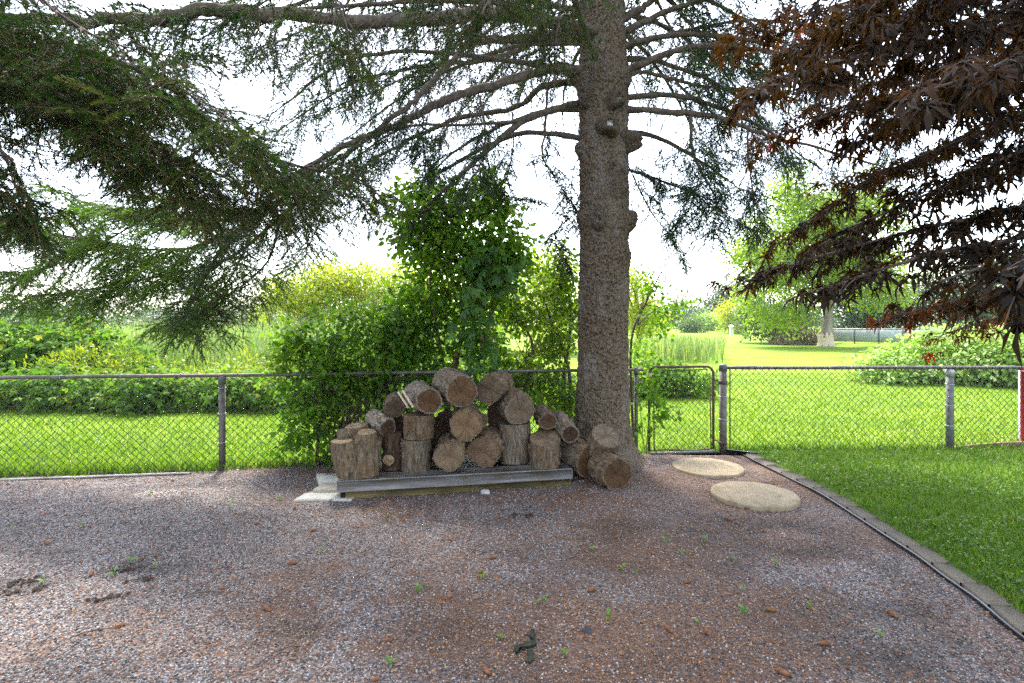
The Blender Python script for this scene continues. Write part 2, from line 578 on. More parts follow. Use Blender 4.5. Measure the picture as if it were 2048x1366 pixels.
MAT['steel'] = plain('weathered_steel', (.115, .098, .088), .6, .4, .45, .35, 14, .3, 120)
MAT['steel_light'] = plain('galvanised_steel', (.10, .105, .10), .6, .4, .3, .3, 16, .3, 120)
MAT['rust'] = plain('rusty_steel', (.085, .052, .038), .75, .3, .3, .5, 22, .4, 120)
MAT['wire'] = plain('chain_link_wire', (.04, .036, .032), .6, .4, .4, .3, 10)
MAT['tie'] = plain('aluminium_tie', (.30, .30, .31), .5, .5, .5, .15, 30)
MAT['black_plastic'] = plain('black_plastic', (.016, .016, .018), .32, .5, 0, .3, 10)
MAT['fabric'] = plain('landscape_fabric', (.022, .026, .018), .9, .15, 0, .5, 30, .5)
MAT['mud'] = plain('dark_mulch', (.035, .025, .018), .95, .1, 0, .5, 40, .9, 90)
MAT['rock'] = plain('grey_rock', (.30, .285, .27), .85, .2, 0, .3, 25, .6)
MAT['dark_rock'] = plain('dark_rock', (.045, .044, .048), .8, .25, 0, .4, 30, .6)
MAT['red'] = plain('red_paint', (.52, .018, .035), .5, .4, 0, .12, 8)
MAT['white'] = plain('white_paint', (.75, .74, .72), .6, .3, 0, .1, 8)
MAT['brown_board'] = plain('brown_board', (.17, .105, .06), .85, .2, 0, .35, 14, .5, 40, (.4, 3, 3))
MAT['screen'] = plain('grey_privacy_screen', (.30, .33, .34), .8, .2, 0, .2, 3)
MAT['cone'] = plain('cone_scales', (.17, .075, .035), .8, .2, 0, .45, 60, .4)
MAT['litter'] = leaf_mat('needle_litter', [(0, (.07, .035, .018)), (.5, (.22, .095, .035)), (1, (.38, .22, .10))], trans=.1, spec=.15)
MAT['straw'] = leaf_mat('dry_stem', [(0, (.28, .2, .1)), (1, (.42, .33, .18))], trans=.1)
MAT['cattail_head'] = plain('cattail_seed_head', (.10, .045, .022), .95, .05, 0, .3, 40)
MAT['siding'] = plain('pale_siding', (.62, .62, .64), .7, .2, 0, .1, 1)
MAT['roof'] = plain('slate_blue_roof', (.22, .25, .32), .8, .2, 0, .2, 2)
MAT['pane'] = plain('window_pane', (.03, .035, .04), .15, .5, 0, .1, 2)

# --- foliage
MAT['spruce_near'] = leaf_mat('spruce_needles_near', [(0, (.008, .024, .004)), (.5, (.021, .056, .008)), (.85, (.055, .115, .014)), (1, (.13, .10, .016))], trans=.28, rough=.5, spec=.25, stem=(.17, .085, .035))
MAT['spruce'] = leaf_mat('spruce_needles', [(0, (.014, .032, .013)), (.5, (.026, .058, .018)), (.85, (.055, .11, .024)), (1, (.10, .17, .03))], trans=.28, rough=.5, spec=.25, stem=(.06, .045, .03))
MAT['spruce_lit'] = leaf_mat('spruce_needles_lit', [(0, (.04, .095, .016)), (.5, (.08, .16, .022)), (.85, (.14, .235, .03)), (1, (.22, .30, .035))], trans=.4, rough=.5, spec=.25, stem=(.08, .06, .04))  # lighter copy of the spruce needles, brighter light put into the greens
MAT['lilac'] = leaf_mat('lilac_leaf', [(0, (.055, .13, .010)), (.4, (.115, .235, .014)), (.8, (.19, .31, .02)), (1, (.28, .38, .03))], trans=.55, rough=.55, spec=.25)
MAT['shrub_dark'] = leaf_mat('shrub_leaf', [(0, (.028, .08, .009)), (.4, (.07, .16, .012)), (.8, (.14, .245, .018)), (1, (.24, .32, .025))], trans=.55, rough=.55, spec=.25)
MAT['shrub_thin'] = leaf_mat('thin_shrub_leaf', [(0, (.06, .13, .010)), (.5, (.13, .22, .014)), (1, (.25, .33, .025))], trans=.56)
MAT['creeper'] = leaf_mat('creeper_leaf', [(0, (.03, .085, .014)), (.5, (.062, .15, .022)), (.85, (.11, .21, .03)), (1, (.16, .26, .035))], trans=.45, rough=.42, spec=.35)
MAT['bramble'] = leaf_mat('bramble_leaf', [(0, (.045, .11, .016)), (.5, (.085, .175, .022)), (.85, (.15, .24, .03)), (1, (.32, .30, .05))], trans=.45, rough=.65, spec=.12)
MAT['goldenrod'] = leaf_mat('goldenrod_leaf', [(0, (.07, .14, .012)), (.5, (.14, .20, .016)), (.85, (.24, .27, .02)), (1, (.36, .32, .02))], trans=.45)
MAT['reed'] = leaf_mat('reed_blade', [(0, (.06, .13, .035)), (.4, (.14, .22, .065)), (.8, (.27, .33, .13)), (1, (.50, .46, .28))], trans=.4)
MAT['pale_bush'] = leaf_mat('pale_bush_leaf', [(0, (.07, .16, .025)), (.4, (.20, .32, .065)), (.8, (.38, .50, .17)), (1, (.58, .66, .36))], trans=.4, rough=.6, spec=.2)
MAT['yellow_tree'] = leaf_mat('yellow_green_leaf', [(0, (.16, .23, .012)), (.5, (.31, .37, .018)), (.85, (.45, .47, .03)), (1, (.55, .52, .06))], trans=.58)
MAT['lime_tree'] = leaf_mat('lime_green_leaf', [(0, (.10, .18, .012)), (.5, (.21, .32, .018)), (.85, (.34, .43, .03)), (1, (.48, .48, .06))], trans=.55)
MAT['mid_tree'] = leaf_mat('green_tree_leaf', [(0, (.03, .075, .012)), (.5, (.065, .13, .018)), (1, (.12, .19, .025))], trans=.4)
MAT['far_tree'] = leaf_mat('far_tree_leaf', [(0, (.03, .06, .025)), (.5, (.055, .095, .04)), (1, (.09, .135, .05))], trans=.3)
MAT['dark_tree'] = leaf_mat('dark_tree_leaf', [(0, (.02, .048, .018)), (.5, (.038, .078, .026)), (1, (.065, .11, .036))], trans=.3)
MAT['dead_brush'] = plain('dead_twigs', (.20, .155, .11), .95, .1, 0, .4, 10)
MAT['maple'] = leaf_mat('maple_leaf', [(0, (.010, .007, .005)), (.4, (.019, .012, .005)), (.72, (.042, .021, .006)), (.9, (.095, .030, .009)), (1, (.18, .02, .010))],
                        trans_gain=(3.8, 2.5, .4), trans=.46, rough=.55, spec=.18, stem=(.03, .018, .015))
MAT['seedling'] = leaf_mat('seedling_leaf', [(0, (.06, .16, .02)), (1, (.16, .26, .03))], trans=.35)
MAT['moss'] = leaf_mat('moss', [(0, (.03, .045, .012)), (1, (.07, .09, .02))], trans=.1)
# ------------------------------------------------------------------ the setting: ground, gravel, lawns
TX, TY = 1.085, 6.66                                   # the big spruce
FENCE_L0, FENCE_L1 = np.array([-9.2, 5.62]), np.array([2.80, 7.30])
def fence_y(x):
    x = np.asarray(x, dtype=float)
    t = (x - FENCE_L0[0]) / (FENCE_L1[0] - FENCE_L0[0])
    return np.where(x < FENCE_L1[0], FENCE_L0[1] + t * (FENCE_L1[1] - FENCE_L0[1]), FENCE_L1[1] + (x - FENCE_L1[0]) * .004)
EDGE = spline([(2.0, -4), (2.45, 0), (2.72, 2.4), (2.80, 3.0), (2.90, 3.47), (2.965, 3.93), (3.02, 4.50), (3.075, 5.23), (3.07, 5.87), (3.01, 6.53), (2.98, 7.12)], 160)
def edge_x(y):
    return np.interp(y, EDGE[:, 1], EDGE[:, 0])
def gravel_h(x, y):
    x, y = np.asarray(x, dtype=float), np.asarray(y, dtype=float)
    h = .030 * (fbm(np.stack([x * 1.1, y * 1.1, 0 * x], -1), 2) - .5) + .016 * (fbm(np.stack([x * 5, y * 5, 0 * x + 3], -1), 2) - .5)
    h = h + .07 * np.exp(-((x - TX - .1) ** 2 + (y - TY) ** 2) / .55)
    return h * np.clip((edge_x(y) - x) / .35, 0, 1)

mb = MB()
mb.add([(-170, -33, -.12), (170, -33, -.12), (170, 203, -.12), (-170, 203, -.12)], np.array([[0, 1, 2, 3]]))
tag(mb.build('ground', MAT['soil']), kind='structure')

def blot(x, y, cx, cy, rx, ry):
    return np.exp(-((x - cx) / rx) ** 2 - ((y - cy) / ry) ** 2)
def litter_f(x, y):
    x, y = np.asarray(x, dtype=float), np.asarray(y, dtype=float)
    p = .9 * (fbm(np.stack([x * .8, y * 1.3, 0 * x + 1], -1), 3) - .38) + .55 * (fbm(np.stack([x * 3.2, y * 4.5, 0 * x + 2], -1), 2) - .5) + .05 * np.clip(x + 1, -2, 3)
    p = p + .55 * blot(x, y, 1.1, 4.3, .45, .5) + .5 * blot(x, y, .75, 3.0, .4, .5) + .5 * blot(x, y, 1.7, 3.4, .5, .3) + .45 * blot(x, y, 1.3, 5.9, .8, .6) + .4 * blot(x, y, -1.2, 4.9, .5, .25) + .4 * blot(x, y, .3, 5.3, 1.2, .22) - .35 * blot(x, y, -3.5, 5.2, 2.2, 1.2)
    p = p + .4 * blot(x, y, -.3, 3.0, .35, .2) + .35 * blot(x, y, -2.6, 6.3, 1.6, .22) + .3 * blot(x, y, -1.7, 4.6, .4, .2)
    return np.clip(p + .15, 0, 1)
def mould_f(x, y):
    x, y = np.asarray(x, dtype=float), np.asarray(y, dtype=float)
    n = fbm(np.stack([x * 2.6, y * 3.6, 0 * x + 7], -1), 3)
    m = 1.2 * blot(x, y, 2.35, 3.9, .42, .8) + .9 * blot(x, y, 2.1, 4.6, .5, .35) + .8 * blot(x, y, 1.0, 4.55, .35, .22) + .75 * blot(x, y, .05, 4.75, .35, .12) + .6 * blot(x, y, -2.9, 4.0, .6, .3) + .5 * blot(x, y, .55, 4.1, .3, .2) + .8 * blot(x, y, 1.9, 2.9, .3, .2) + .5 * blot(x, y, -1.0, 3.1, .5, .12) + .6 * blot(x, y, 2.2, 6.9, .6, .2)
    return np.clip((m + .30) * (n - .32) * 3.2, 0, 1)
# gravel: a grid whose columns run from the far left to the curved edging
def sheet(ys, x0f, x1f, nx, hf, name, mat):
    ys = np.asarray(ys)
    V = []
    for y in ys:
        xs = np.linspace(x0f(y), x1f(y), nx)
        V.append(np.stack([xs, np.full(nx, y), hf(xs, np.full(nx, y))], -1))
    V = np.array(V).reshape(-1, 3)
    i = np.arange(len(ys) - 1)[:, None] * nx + np.arange(nx - 1)[None]
    F = np.stack([i, i + 1, i + nx + 1, i + nx], -1).reshape(-1, 4)
    o = MB().add(V, F).build(name, mat, smooth=True)
    return tag(o, kind='structure')
def gravel_left(y):
    return FENCE_L0[0] if y < FENCE_L0[1] else max(FENCE_L0[0], FENCE_L0[0] + (y - FENCE_L0[1]) / (FENCE_L1[1] - FENCE_L0[1]) * (FENCE_L1[0] - FENCE_L0[0]))
def paint(o):
    me = o.data
    co = np.empty(len(me.vertices) * 3, dtype=np.float32)
    me.vertices.foreach_get('co', co)
    co = co.reshape(-1, 3)
    for nm, f in (('litter', litter_f), ('mould', mould_f)):
        a = me.attributes.new(nm, 'FLOAT', 'POINT')
        a.data.foreach_set('value', f(co[:, 0], co[:, 1]).astype(np.float32))
    return o
paint(sheet(np.concatenate([np.linspace(-4, 2, 30), np.linspace(2.05, 7.12, 130)]), gravel_left, lambda y: float(edge_x(y)) + .02, 260, gravel_h, 'gravel_ground', MAT['gravel']))

def lawn_h(x, y):
    return .035 + .02 * (fbm(np.stack([x * .8, y * .8, 0 * x + 9], -1), 2) - .5)
sheet(np.linspace(-4, 7.26, 60), lambda y: float(edge_x(min(y, 7.1))) + .12, lambda y: 14.0, 60, lawn_h, 'garden_lawn', MAT['lawn'])

# the open field behind the fence, out to the trees
def field_h(x, y):
    return -.012 + .05 * (fbm(np.stack([x * .25, y * .25, 0 * x + 5], -1), 2) - .5) * np.clip((y - 8) / 6, 0, 1) + .15 * np.clip((y - 30) / 40, 0, 1)
V, nx = [], 140
ts = np.concatenate([np.linspace(0, 1, 60) ** 2.2])
for t in ts:
    xs = np.linspace(-1, 1, nx)
    xs = np.sign(xs) * np.abs(xs) ** 1.5
    xs = xs * (10 + 150 * t) + (1.0 if t < 1 else 0)
    y0 = fence_y(np.clip(xs, -30, 60)) + .04
    ys = y0 + t * 170
    V.append(np.stack([xs, ys, field_h(xs, ys)], -1))
V = np.array(V).reshape(-1, 3)
i = np.arange(len(ts) - 1)[:, None] * nx + np.arange(nx - 1)[None]
tag(MB().add(V, np.stack([i, i + 1, i + nx + 1, i + nx], -1).reshape(-1, 4)).build('field', MAT['field'], smooth=True), kind='structure')

# ---- pebbles lying loose on the gravel sheet
def sample_view(n, y0, y1, power=1.0, margin=.6):
    """points on the ground the camera sees, and a little to either side; density falls with distance"""
    u = RNG.random(n)
    y = (y0 ** (2 - power) + u * (y1 ** (2 - power) - y0 ** (2 - power))) ** (1 / (2 - power))
    x = (RNG.random(n) * 2 - 1) * (y * .945 + margin)
    return x, y
def on_gravel(x, y):
    return (x < edge_x(y) - .03) & (y < fence_y(x) - .03) & (x > -9)
def rand_rot(n, tilt=.5):
    nrm = norm(np.stack([RNG.normal(0, tilt, n), RNG.normal(0, tilt, n), np.ones(n)], -1))
    a = RNG.random(n) * 2 * np.pi
    d = np.stack([np.cos(a), np.sin(a), RNG.normal(0, .1, n)], -1)
    return frames(d, nrm)
x, y = sample_view(125000, 2.45, 7.1, .75)
k = on_gravel(x, y) & (RNG.random(len(x)) > .62 * litter_f(x, y)); x, y = x[k], y[k]
n = len(x)
octa = np.array([(.5, 0, .05), (.12, .48, 0), (-.5, .1, 0), (-.1, -.46, .05), (.06, .03, .36), (0, 0, -.3)])
octf = np.array([(0, 1, 4), (1, 2, 4), (2, 3, 4), (3, 0, 4), (1, 0, 5), (2, 1, 5), (3, 2, 5), (0, 3, 5)])
s = RNG.uniform(.007, .0175, n)
V, F, v = scatter((octa, octf), np.stack([x, y, gravel_h(x, y) + s * .12], -1), rand_rot(n, .45), s, RNG.random(n) ** 1.05)
tag(paint(MB().add(V, F, v).build('gravel_pebbles', MAT['pebble'])), kind='stuff')

# ---- spruce needles and scales lying on it, in drifts, thicker towards the tree
x, y = sample_view(150000, 2.4, 7.1, .6)
k = on_gravel(x, y); x, y = x[k], y[k]
p = litter_f(x, y)
k = RNG.random(len(x)) < np.clip((p - .12) / .6, 0.03, 1)
x, y = x[k], y[k]
n = len(x)
nd = np.array([(-.04, 0, 0), (.04, 0, 0), (.02, 1, .05)]); ndf = np.array([(0, 1, 2)])
s = RNG.uniform(.012, .022, n)
V, F, v = scatter((nd, ndf), np.stack([x, y, gravel_h(x, y) + .008], -1), rand_rot(n, .35), np.stack([s * 2.2, s, s], -1), RNG.random(n))
mbl = MB().add(V, F, v)
n2 = 9000                                              # rusty bud scales
x, y = sample_view(n2, 2.5, 7.0, .8); k = on_gravel(x, y) & (RNG.random(n2) < .25 + litter_f(x, y)); x, y = x[k], y[k]; n2 = len(x)
fl = np.array([(-.35, 0, 0), (.35, 0, 0), (.25, .8, .2), (-.25, .9, .1)]); flf = np.array([(0, 1, 2), (0, 2, 3)])
V, F, v = scatter((fl, flf), np.stack([x, y, gravel_h(x, y) + .01], -1), rand_rot(n2, .4), RNG.uniform(.008, .018, n2), RNG.uniform(.4, .9, n2))
mbl.add(V, F, v)
tag(mbl.build('needle_litter', MAT['litter']), kind='stuff')

# ---- grass
def tufts(n, xs, ys, hs, smin, smax, mat, name, wide=1.0, lean=.5):
    nb = len(xs)
    a = RNG.random(nb) * 2 * np.pi
    d = norm(np.stack([np.cos(a) * lean * RNG.random(nb), np.sin(a) * lean * RNG.random(nb), np.ones(nb)], -1))
    a2 = RNG.random(nb) * 2 * np.pi
    R = frames(d, np.stack([np.cos(a2), np.sin(a2), 0 * a2], -1))
    s = RNG.uniform(smin, smax, nb)
    b = np.array([(-.04, 0, 0), (.04, 0, 0), (.032, .55, .05), (-.032, .55, .05), (0, 1, .28)]); f = np.array([(0, 1, 2), (0, 2, 3), (3, 2, 4)])
    V, F, v = scatter((b, f), np.stack([xs, ys, hs], -1), R, np.stack([s * wide, s, s], -1), np.clip(RNG.normal(.5, .24, nb), 0, 1))
    return tag(MB().add(V, F, v).build(name, mat), kind='stuff')
x, y = sample_view(150000, 2.3, 7.26, 1.0, 1.0)
k = (x > edge_x(np.minimum(y, 7.1)) + .13) & (y < fence_y(x)); x, y = x[k], y[k]
tufts(0, x, y, lawn_h(x, y) - .004, .035, .075, MAT['grass_blade'], 'lawn_grass', 1.5, .9)
# clover among the grass
m_ = 5200
x, y = sample_view(m_ * 4, 2.6, 7.2, 1.0, 1.0)
k = (x > edge_x(np.minimum(y, 7.1)) + .16) & (y < fence_y(x)) & (vnoise(np.stack([x * 1.6, y * 1.6, 0 * x], -1)) > .4); x, y = x[k], y[k]
q = np.array([(0, 0, 0), (.5, .5, .1), (0, 1, 0), (-.5, .5, .1)]); qf = np.array([(0, 1, 2), (0, 2, 3)])
V, F, v = scatter((q, qf), np.stack([x, y, lawn_h(x, y) + RNG.uniform(.02, .05, len(x))], -1), rand_rot(len(x), .5), RNG.uniform(.014, .028, len(x)), RNG.uniform(.45, .95, len(x)))
tag(MB().add(V, F, v).build('lawn_clover', MAT['grass_blade']), kind='stuff')
n = 130000
y = 6.2 + 12 * RNG.random(n) ** 1.7
x = (RNG.random(n) * 2 - 1) * (y * .96 + .8)
k = (y > fence_y(x) + .06); x, y = x[k], y[k]
tufts(0, x, y, field_h(x, y) - .004, .04, .08, MAT['field_blade'], 'field_grass', 2.2, .9)
# longer unmown fringe under the fence
n = 5200
x = RNG.uniform(-7.5, 8, n); y = fence_y(x) + RNG.normal(.03, .05, n)
k = (abs(x - TX) > .5) & ~((x > 1.6) & (x < 2.7) & (RNG.random(n) < .7)); x, y = x[k], y[k]
tufts(0, x, y, 0 * x - .01, .06, .15, MAT['grass_blade'], 'fence_grass', 1.2, .7)

# clover flowers in the field: small white specks
n = 900
y = 7.6 + 9 * RNG.random(n) ** 1.5; x = (RNG.random(n) * 2 - 1) * (y * .95); k = y > fence_y(x) + .3; x, y = x[k], y[k]
V, F, v = scatter((octa, octf), np.stack([x, y, field_h(x, y) + .06], -1), rand_rot(len(x)), RNG.uniform(.010, .018, len(x)), RNG.random(len(x)))
tag(MB().add(V, F, v).build('clover_flowers', MAT['white']), kind='stuff')
# ------------------------------------------------------------------ edging, stepping stones, flags
edging = thing('paver_edging', 'curved row of worn concrete pavers edging the garden lawn', 'edging', (0, 0, 0))
arc = np.concatenate([[0], np.cumsum(np.linalg.norm(np.diff(EDGE, axis=0), axis=1))])
s_pos = arc[-1] - .02
kk = 0
while s_pos > 5.4:
    L = float(RNG.uniform(.285, .30))
    sm = s_pos - L / 2
    px_, py_ = np.interp(sm, arc, EDGE[:, 0]), np.interp(sm, arc, EDGE[:, 1])
    qx, qy = np.interp(sm - .1, arc, EDGE[:, 0]), np.interp(sm - .1, arc, EDGE[:, 1])
    ang = math.atan2(py_ - qy, px_ - qx)
    R = rotz(ang + RNG.normal(0, .015)) @ np.asarray(Matrix.Rotation(RNG.normal(0, .02), 3, 'X'))
    off = np.array([math.sin(ang), -math.cos(ang)]) * .085
    m = MB().box((0, 0, 0), (L - .012, .135, .08), bev=.008).mesh('paver', MAT['paver'])
    put(m, 'paver', edging, (px_ + off[0], py_ + off[1], -.004 + RNG.normal(0, .003)), R)
    s_pos -= L
    kk += 1
bed = thing('plastic_edging', 'thin black plastic edging strip between gravel and paver row', 'edging strip', (0, 0, 0))
pts = EDGE[EDGE[:, 1] > .5]
wig = .003 * np.sin(np.arange(len(pts)) * .33)
L3 = np.stack([pts[:, 0] - .012 + wig, pts[:, 1], np.full(len(pts), .020) + .004 * np.sin(np.arange(len(pts)) * .21)], -1)
MB().tube(L3, .0085, 8).build('rounded_lip', MAT['black_plastic'], bed, True)
wall = []
for p in L3:
    wall += [(p[0] - .004, p[1], -.05), (p[0] - .004, p[1], p[2]), (p[0] + .004, p[1], p[2]), (p[0] + .004, p[1], -.05)]
n = len(L3)
i = np.arange(n - 1)[:, None] * 4
F = np.concatenate([i + np.array([[0, 4, 5, 1]]), i + np.array([[3, 2, 6, 7]])])
MB().add(wall, F).build('strip', MAT['black_plastic'], bed)
g = thing('plastic_edging', 'short bent black plastic edging offcut at the foot of the gate post', 'edging strip', (2.98, 7.10, .03))
MB().box((-.05, .03, .0), (.30, .03, .06), rotz(-.55), bev=.006).build('strip', MAT['black_plastic'], g)
MB().box((.16, -.045, -.002), (.20, .03, .055), rotz(-.1), bev=.006).build('strip', MAT['black_plastic'], g)

def disc(name, label, c, r, h):
    t = thing(name, label, 'stepping stone', c, rotz(RNG.random() * 6), 'round stepping stones leading to the gate')
    a = np.linspace(0, 2 * np.pi, 72, endpoint=False)
    prof = [(r * .985, -h), (r, -h * .5), (r, -.012), (r * .992, -.004), (r * .975, 0), (r * .6, .002), (r * .3, .002)]
    V = np.array([(rr * math.cos(t_), rr * math.sin(t_), z + .0015 * math.sin(7 * t_ + rr * 9)) for rr, z in prof for t_ in a] + [(0, 0, .002)])
    F, n = [], 72
    for q in range(len(prof) - 1):
        for j in range(n):
            F.append([q * n + j, q * n + (j + 1) % n, (q + 1) * n + (j + 1) % n, (q + 1) * n + j])
    T = [[(len(prof) - 1) * n + j, (len(prof) - 1) * n + (j + 1) % n, len(V) - 1] for j in range(n)]
    MB().add(V, [np.array(F), np.array(T)]).build('slab', MAT['stone_disc'], t, True)
disc('stepping_stone', 'round sandy concrete stepping stone nearest the chain link gate', (2.29, 6.44, .042), .40, .075)
disc('stepping_stone', 'round sandy concrete stepping stone further from the gate, beside the paver row', (2.385, 5.42, .046), .405, .075)

def slab(name, label, poly, z0, z1, mat, group=None):
    """irregular flat stone from a ground outline"""
    c = np.mean(poly, axis=0)
    t = thing(name, label, 'flagstone', (c[0], c[1], z0), None, group)
    P = np.array(poly) - c
    P2 = []
    for i in range(len(P)):                                # broken, wavering edges
        a, b = P[i], P[(i + 1) % len(P)]
        for u in np.linspace(0, 1, 7)[:-1]:
            P2.append(a + (b - a) * u + RNG.normal(0, .006, 2))
    P = np.array(P2)
    n, h = len(P), z1 - z0
    V = np.concatenate([np.c_[P, np.zeros(n)], np.c_[P, np.full(n, h - .008)], np.c_[P * .975, np.full(n, h)], [[0, 0, h]]])
    j = np.arange(n); k = (j + 1) % n
    F = [np.concatenate([np.stack([q * n + j, q * n + k, q * n + n + k, q * n + n + j], -1) for q in range(2)]), np.stack([2 * n + j, 2 * n + k, np.full(n, 3 * n)], -1)]
    MB().add(V, F).build('slab', mat, t)
slab('flagstone', 'pale broken flagstone in front of the timber platform\'s left end', [gnd(586, 1003)[:2], gnd(702, 1003)[:2], gnd(720, 986)[:2], gnd(622, 986)[:2]], -.03, .022, MAT['flag'])
slab('flagstone', 'darker worn flagstone wedged under the platform\'s left end', [gnd(625, 983, .03)[:2], gnd(720, 984, .03)[:2], gnd(735, 960, .03)[:2], gnd(655, 964, .03)[:2]], -.02, .05, MAT['flag_dark'])
slab('flagstone', 'pale flagstone beside the platform, behind the lobed stump', [gnd(640, 962, .06)[:2], gnd(735, 966, .06)[:2], gnd(735, 946, .06)[:2], gnd(632, 947, .06)[:2]], 0, .06, MAT['flag'])

# ------------------------------------------------------------------ chain link fence
def link_mesh(A, B, z0, z1, pitch=.088, r=.0042, top_barb=0.0):
    """interlocking zigzag wires between ground points A and B"""
    A, B = np.asarray(A, float), np.asarray(B, float)
    L = np.linalg.norm(B - A)
    d = (B - A) / L
    nrm = np.array([-d[1], d[0]])
    h = pitch / 2
    nseg = int((z1 - z0) / h)
    zs = z0 + np.arange(nseg + 1) * h
    mb = MB()
    for i in range(int(L / h)):
        odd = (np.arange(nseg + 1) + i) % 2
        u = i * h + odd * h * 1.04
        w = np.where(odd, .004, -.004) * (1 if i % 2 else -1)
        x = A[0] + d[0] * u + nrm[0] * w
        y = A[1] + d[1] * u + nrm[1] * w
        sag = .004 * np.sin(u * 3.1 + zs * 4)
        P = np.stack([x + nrm[0] * sag, y + nrm[1] * sag, zs], -1)
        if top_barb:
            e = P[-1].copy(); e[:2] += d * (h * .5) * (1 if odd[-1] == 0 else -1); e[2] += top_barb
            P = np.concatenate([P, [e]])
        V, F = tube_np(P, r, 4, False)
        mb.add(V, F)
    return mb

fdir = (FENCE_L1 - FENCE_L0) / np.linalg.norm(FENCE_L1 - FENCE_L0)
fn = np.array([-fdir[1], fdir[0]])
def fp(x, z=0.0, off=0.0):
    return np.array([x - fn[0] * off * 0, float(fence_y(x)) - off, z])
RAIL = 1.105
lf = thing('chain_link_fence', 'weathered chain link fence left of the spruce, running behind the log pile', 'fence', (-3.39, float(fence_y(-3.39)), 0))
def child_offset(o):
    return np.array(o.matrix_world.translation)
def loc_mb(mb, parent):
    c = child_offset(parent)
    mb.V = [v - c for v in mb.V]
    return mb
def wob(p0, p1, n, a=.004):
    P = p0[None] + (p1 - p0)[None] * np.linspace(0, 1, n)[:, None]
    P[:, 2] += a * np.sin(np.linspace(0, 1, n) * 13 + p0[0])
    return P
loc_mb(MB().tube(wob(fp(-9.0, RAIL), fp(1.70, RAIL), 60), .0205, 12), lf).build('top_rail', MAT['steel'], lf, True)
for xx in (-5.1, -2.55, -.6, .95):
    loc_mb(MB().tube(np.array([fp(xx - .07, RAIL), fp(xx + .07, RAIL)]), .0245, 12), lf).build('rail_sleeve', MAT['steel_light'], lf, True)
def post(x, top, r, parent, cap=True, mat='steel_light', z0=-.1):
    p = fp(x)
    P = np.array([(p[0], p[1], z0), (p[0], p[1], .4), (p[0], p[1], top)])
    o = loc_mb(MB().tube(P, r, 16), parent).build('post', MAT[mat], parent, True)
    if cap:
        oc = child_offset(parent)
        m = MB().tube(np.array([(p[0], p[1], top - .075), (p[0], p[1], top - .01), (p[0], p[1], top + .012), (p[0], p[1], top + .024)]) - oc, [r + .006, r + .006, r + .004, .012], 16)
        m.build('post_cap', MAT['tie'] if mat == 'steel_light' else MAT['steel_light'], o, True)
    return o
def ties(x, zs, r, parent, par, mat='tie'):
    p = fp(x)
    oc = child_offset(par)
    for z in zs:
        a = np.linspace(0, 2 * np.pi, 13)
        P = np.stack([p[0] + (r + .003) * np.cos(a), p[1] + (r + .003) * np.sin(a), z + .004 * np.sin(a)], -1) - oc
        MB().tube(P, .0045, 6).build('wire_tie', MAT[mat], parent, True)
pl = post(-3.39, 1.075, .037, lf, True, 'steel')
ties(-3.39, [.32, .66, .96], .037, pl, lf)
pl = post(-6.3, 1.075, .037, lf, True, 'steel'); ties(-6.3, [.32, .66, .96], .037, pl, lf)
post(-.55, 1.075, .037, lf, True, 'steel')
post(1.61, 1.12, .024, lf, True, 'steel')
o = loc_mb(link_mesh(fp(-9.0, 0, .028)[:2], fp(1.62, 0, .028)[:2], .015, 1.10), lf).build('chain_link_wire', MAT['wire'], lf); tag(o, kind='stuff')
loc_mb(MB().tube(wob(fp(-9, .02, .032), fp(1.6, .02, .032), 80, .006), .004, 6), lf).build('tension_wire', MAT['wire'], lf)
for xx in np.arange(-8.8, 1.5, .62):
    p = fp(xx, RAIL)
    a = np.linspace(0, 2 * np.pi, 9)
    P = np.stack([p[0] + .004 * np.sin(a), p[1] + .0245 * np.cos(a), p[2] + .0245 * np.sin(a)], -1)
    loc_mb(MB().tube(P, .0035, 5), lf).build('wire_tie', MAT['tie'], lf)
st = thing('timber_strip', 'thin pale weathered board lying along the foot of the left fence', 'board', (-5.6, float(fence_y(-5.6)) - .12, 0.005))
MB().box((0, 0, -.012), (3.9, .06, .04), rotz(math.atan2(fdir[1], fdir[0])), bev=.006).build('board', MAT['timber'], st)

# gate
GX0, GX1 = 1.785, 2.665
gate = thing('chain_link_gate', 'small rusty chain link gate with rounded top corners right of the spruce', 'gate', fp(GX1))
cr, zt, zb = .10, 1.135, .045
loop = [(GX0, zb), (GX0, zt - cr)] + [(GX0 + cr - cr * math.cos(a), zt - cr + cr * math.sin(a)) for a in np.linspace(.2, 1.57, 7)] + \
       [(GX1 - cr + cr * math.sin(a), zt - cr + cr * math.cos(a)) for a in np.linspace(0.01, 1.4, 7)] + [(GX1, zt - cr), (GX1, zb)]
P = np.array([fp(x, z) for x, z in loop])
loc_mb(MB().tube(P, .0165, 10), gate).build('frame', MAT['rust'], gate, True)
loc_mb(MB().tube(np.array([fp(GX0 + (GX1 - GX0) * u, zb + .012 * math.sin(u * 7)) for u in np.linspace(0, 1, 12)]), .0105, 8), gate).build('bottom_bar', MAT['rust'], gate, True)
loc_mb(MB().tube(np.array([fp(GX0 + .08, 1.095, .012), fp((GX0 + GX1) / 2, 1.085, .012), fp(GX1 - .10, 1.10, .012)]), .007, 6), gate).build('stretcher_bar', MAT['rust'], gate)
loc_mb(MB().tube(np.array([fp(GX0 + .065, .06, .012), fp(GX0 + .055, 1.08, .012)]), .008, 6), gate).build('stretcher_bar', MAT['rust'], gate)
loc_mb(MB().tube(np.array([fp(GX1 - .035, .05, .012), fp(GX1 - .055, 1.05, .012)]), .008, 6), gate).build('stretcher_bar', MAT['rust'], gate)
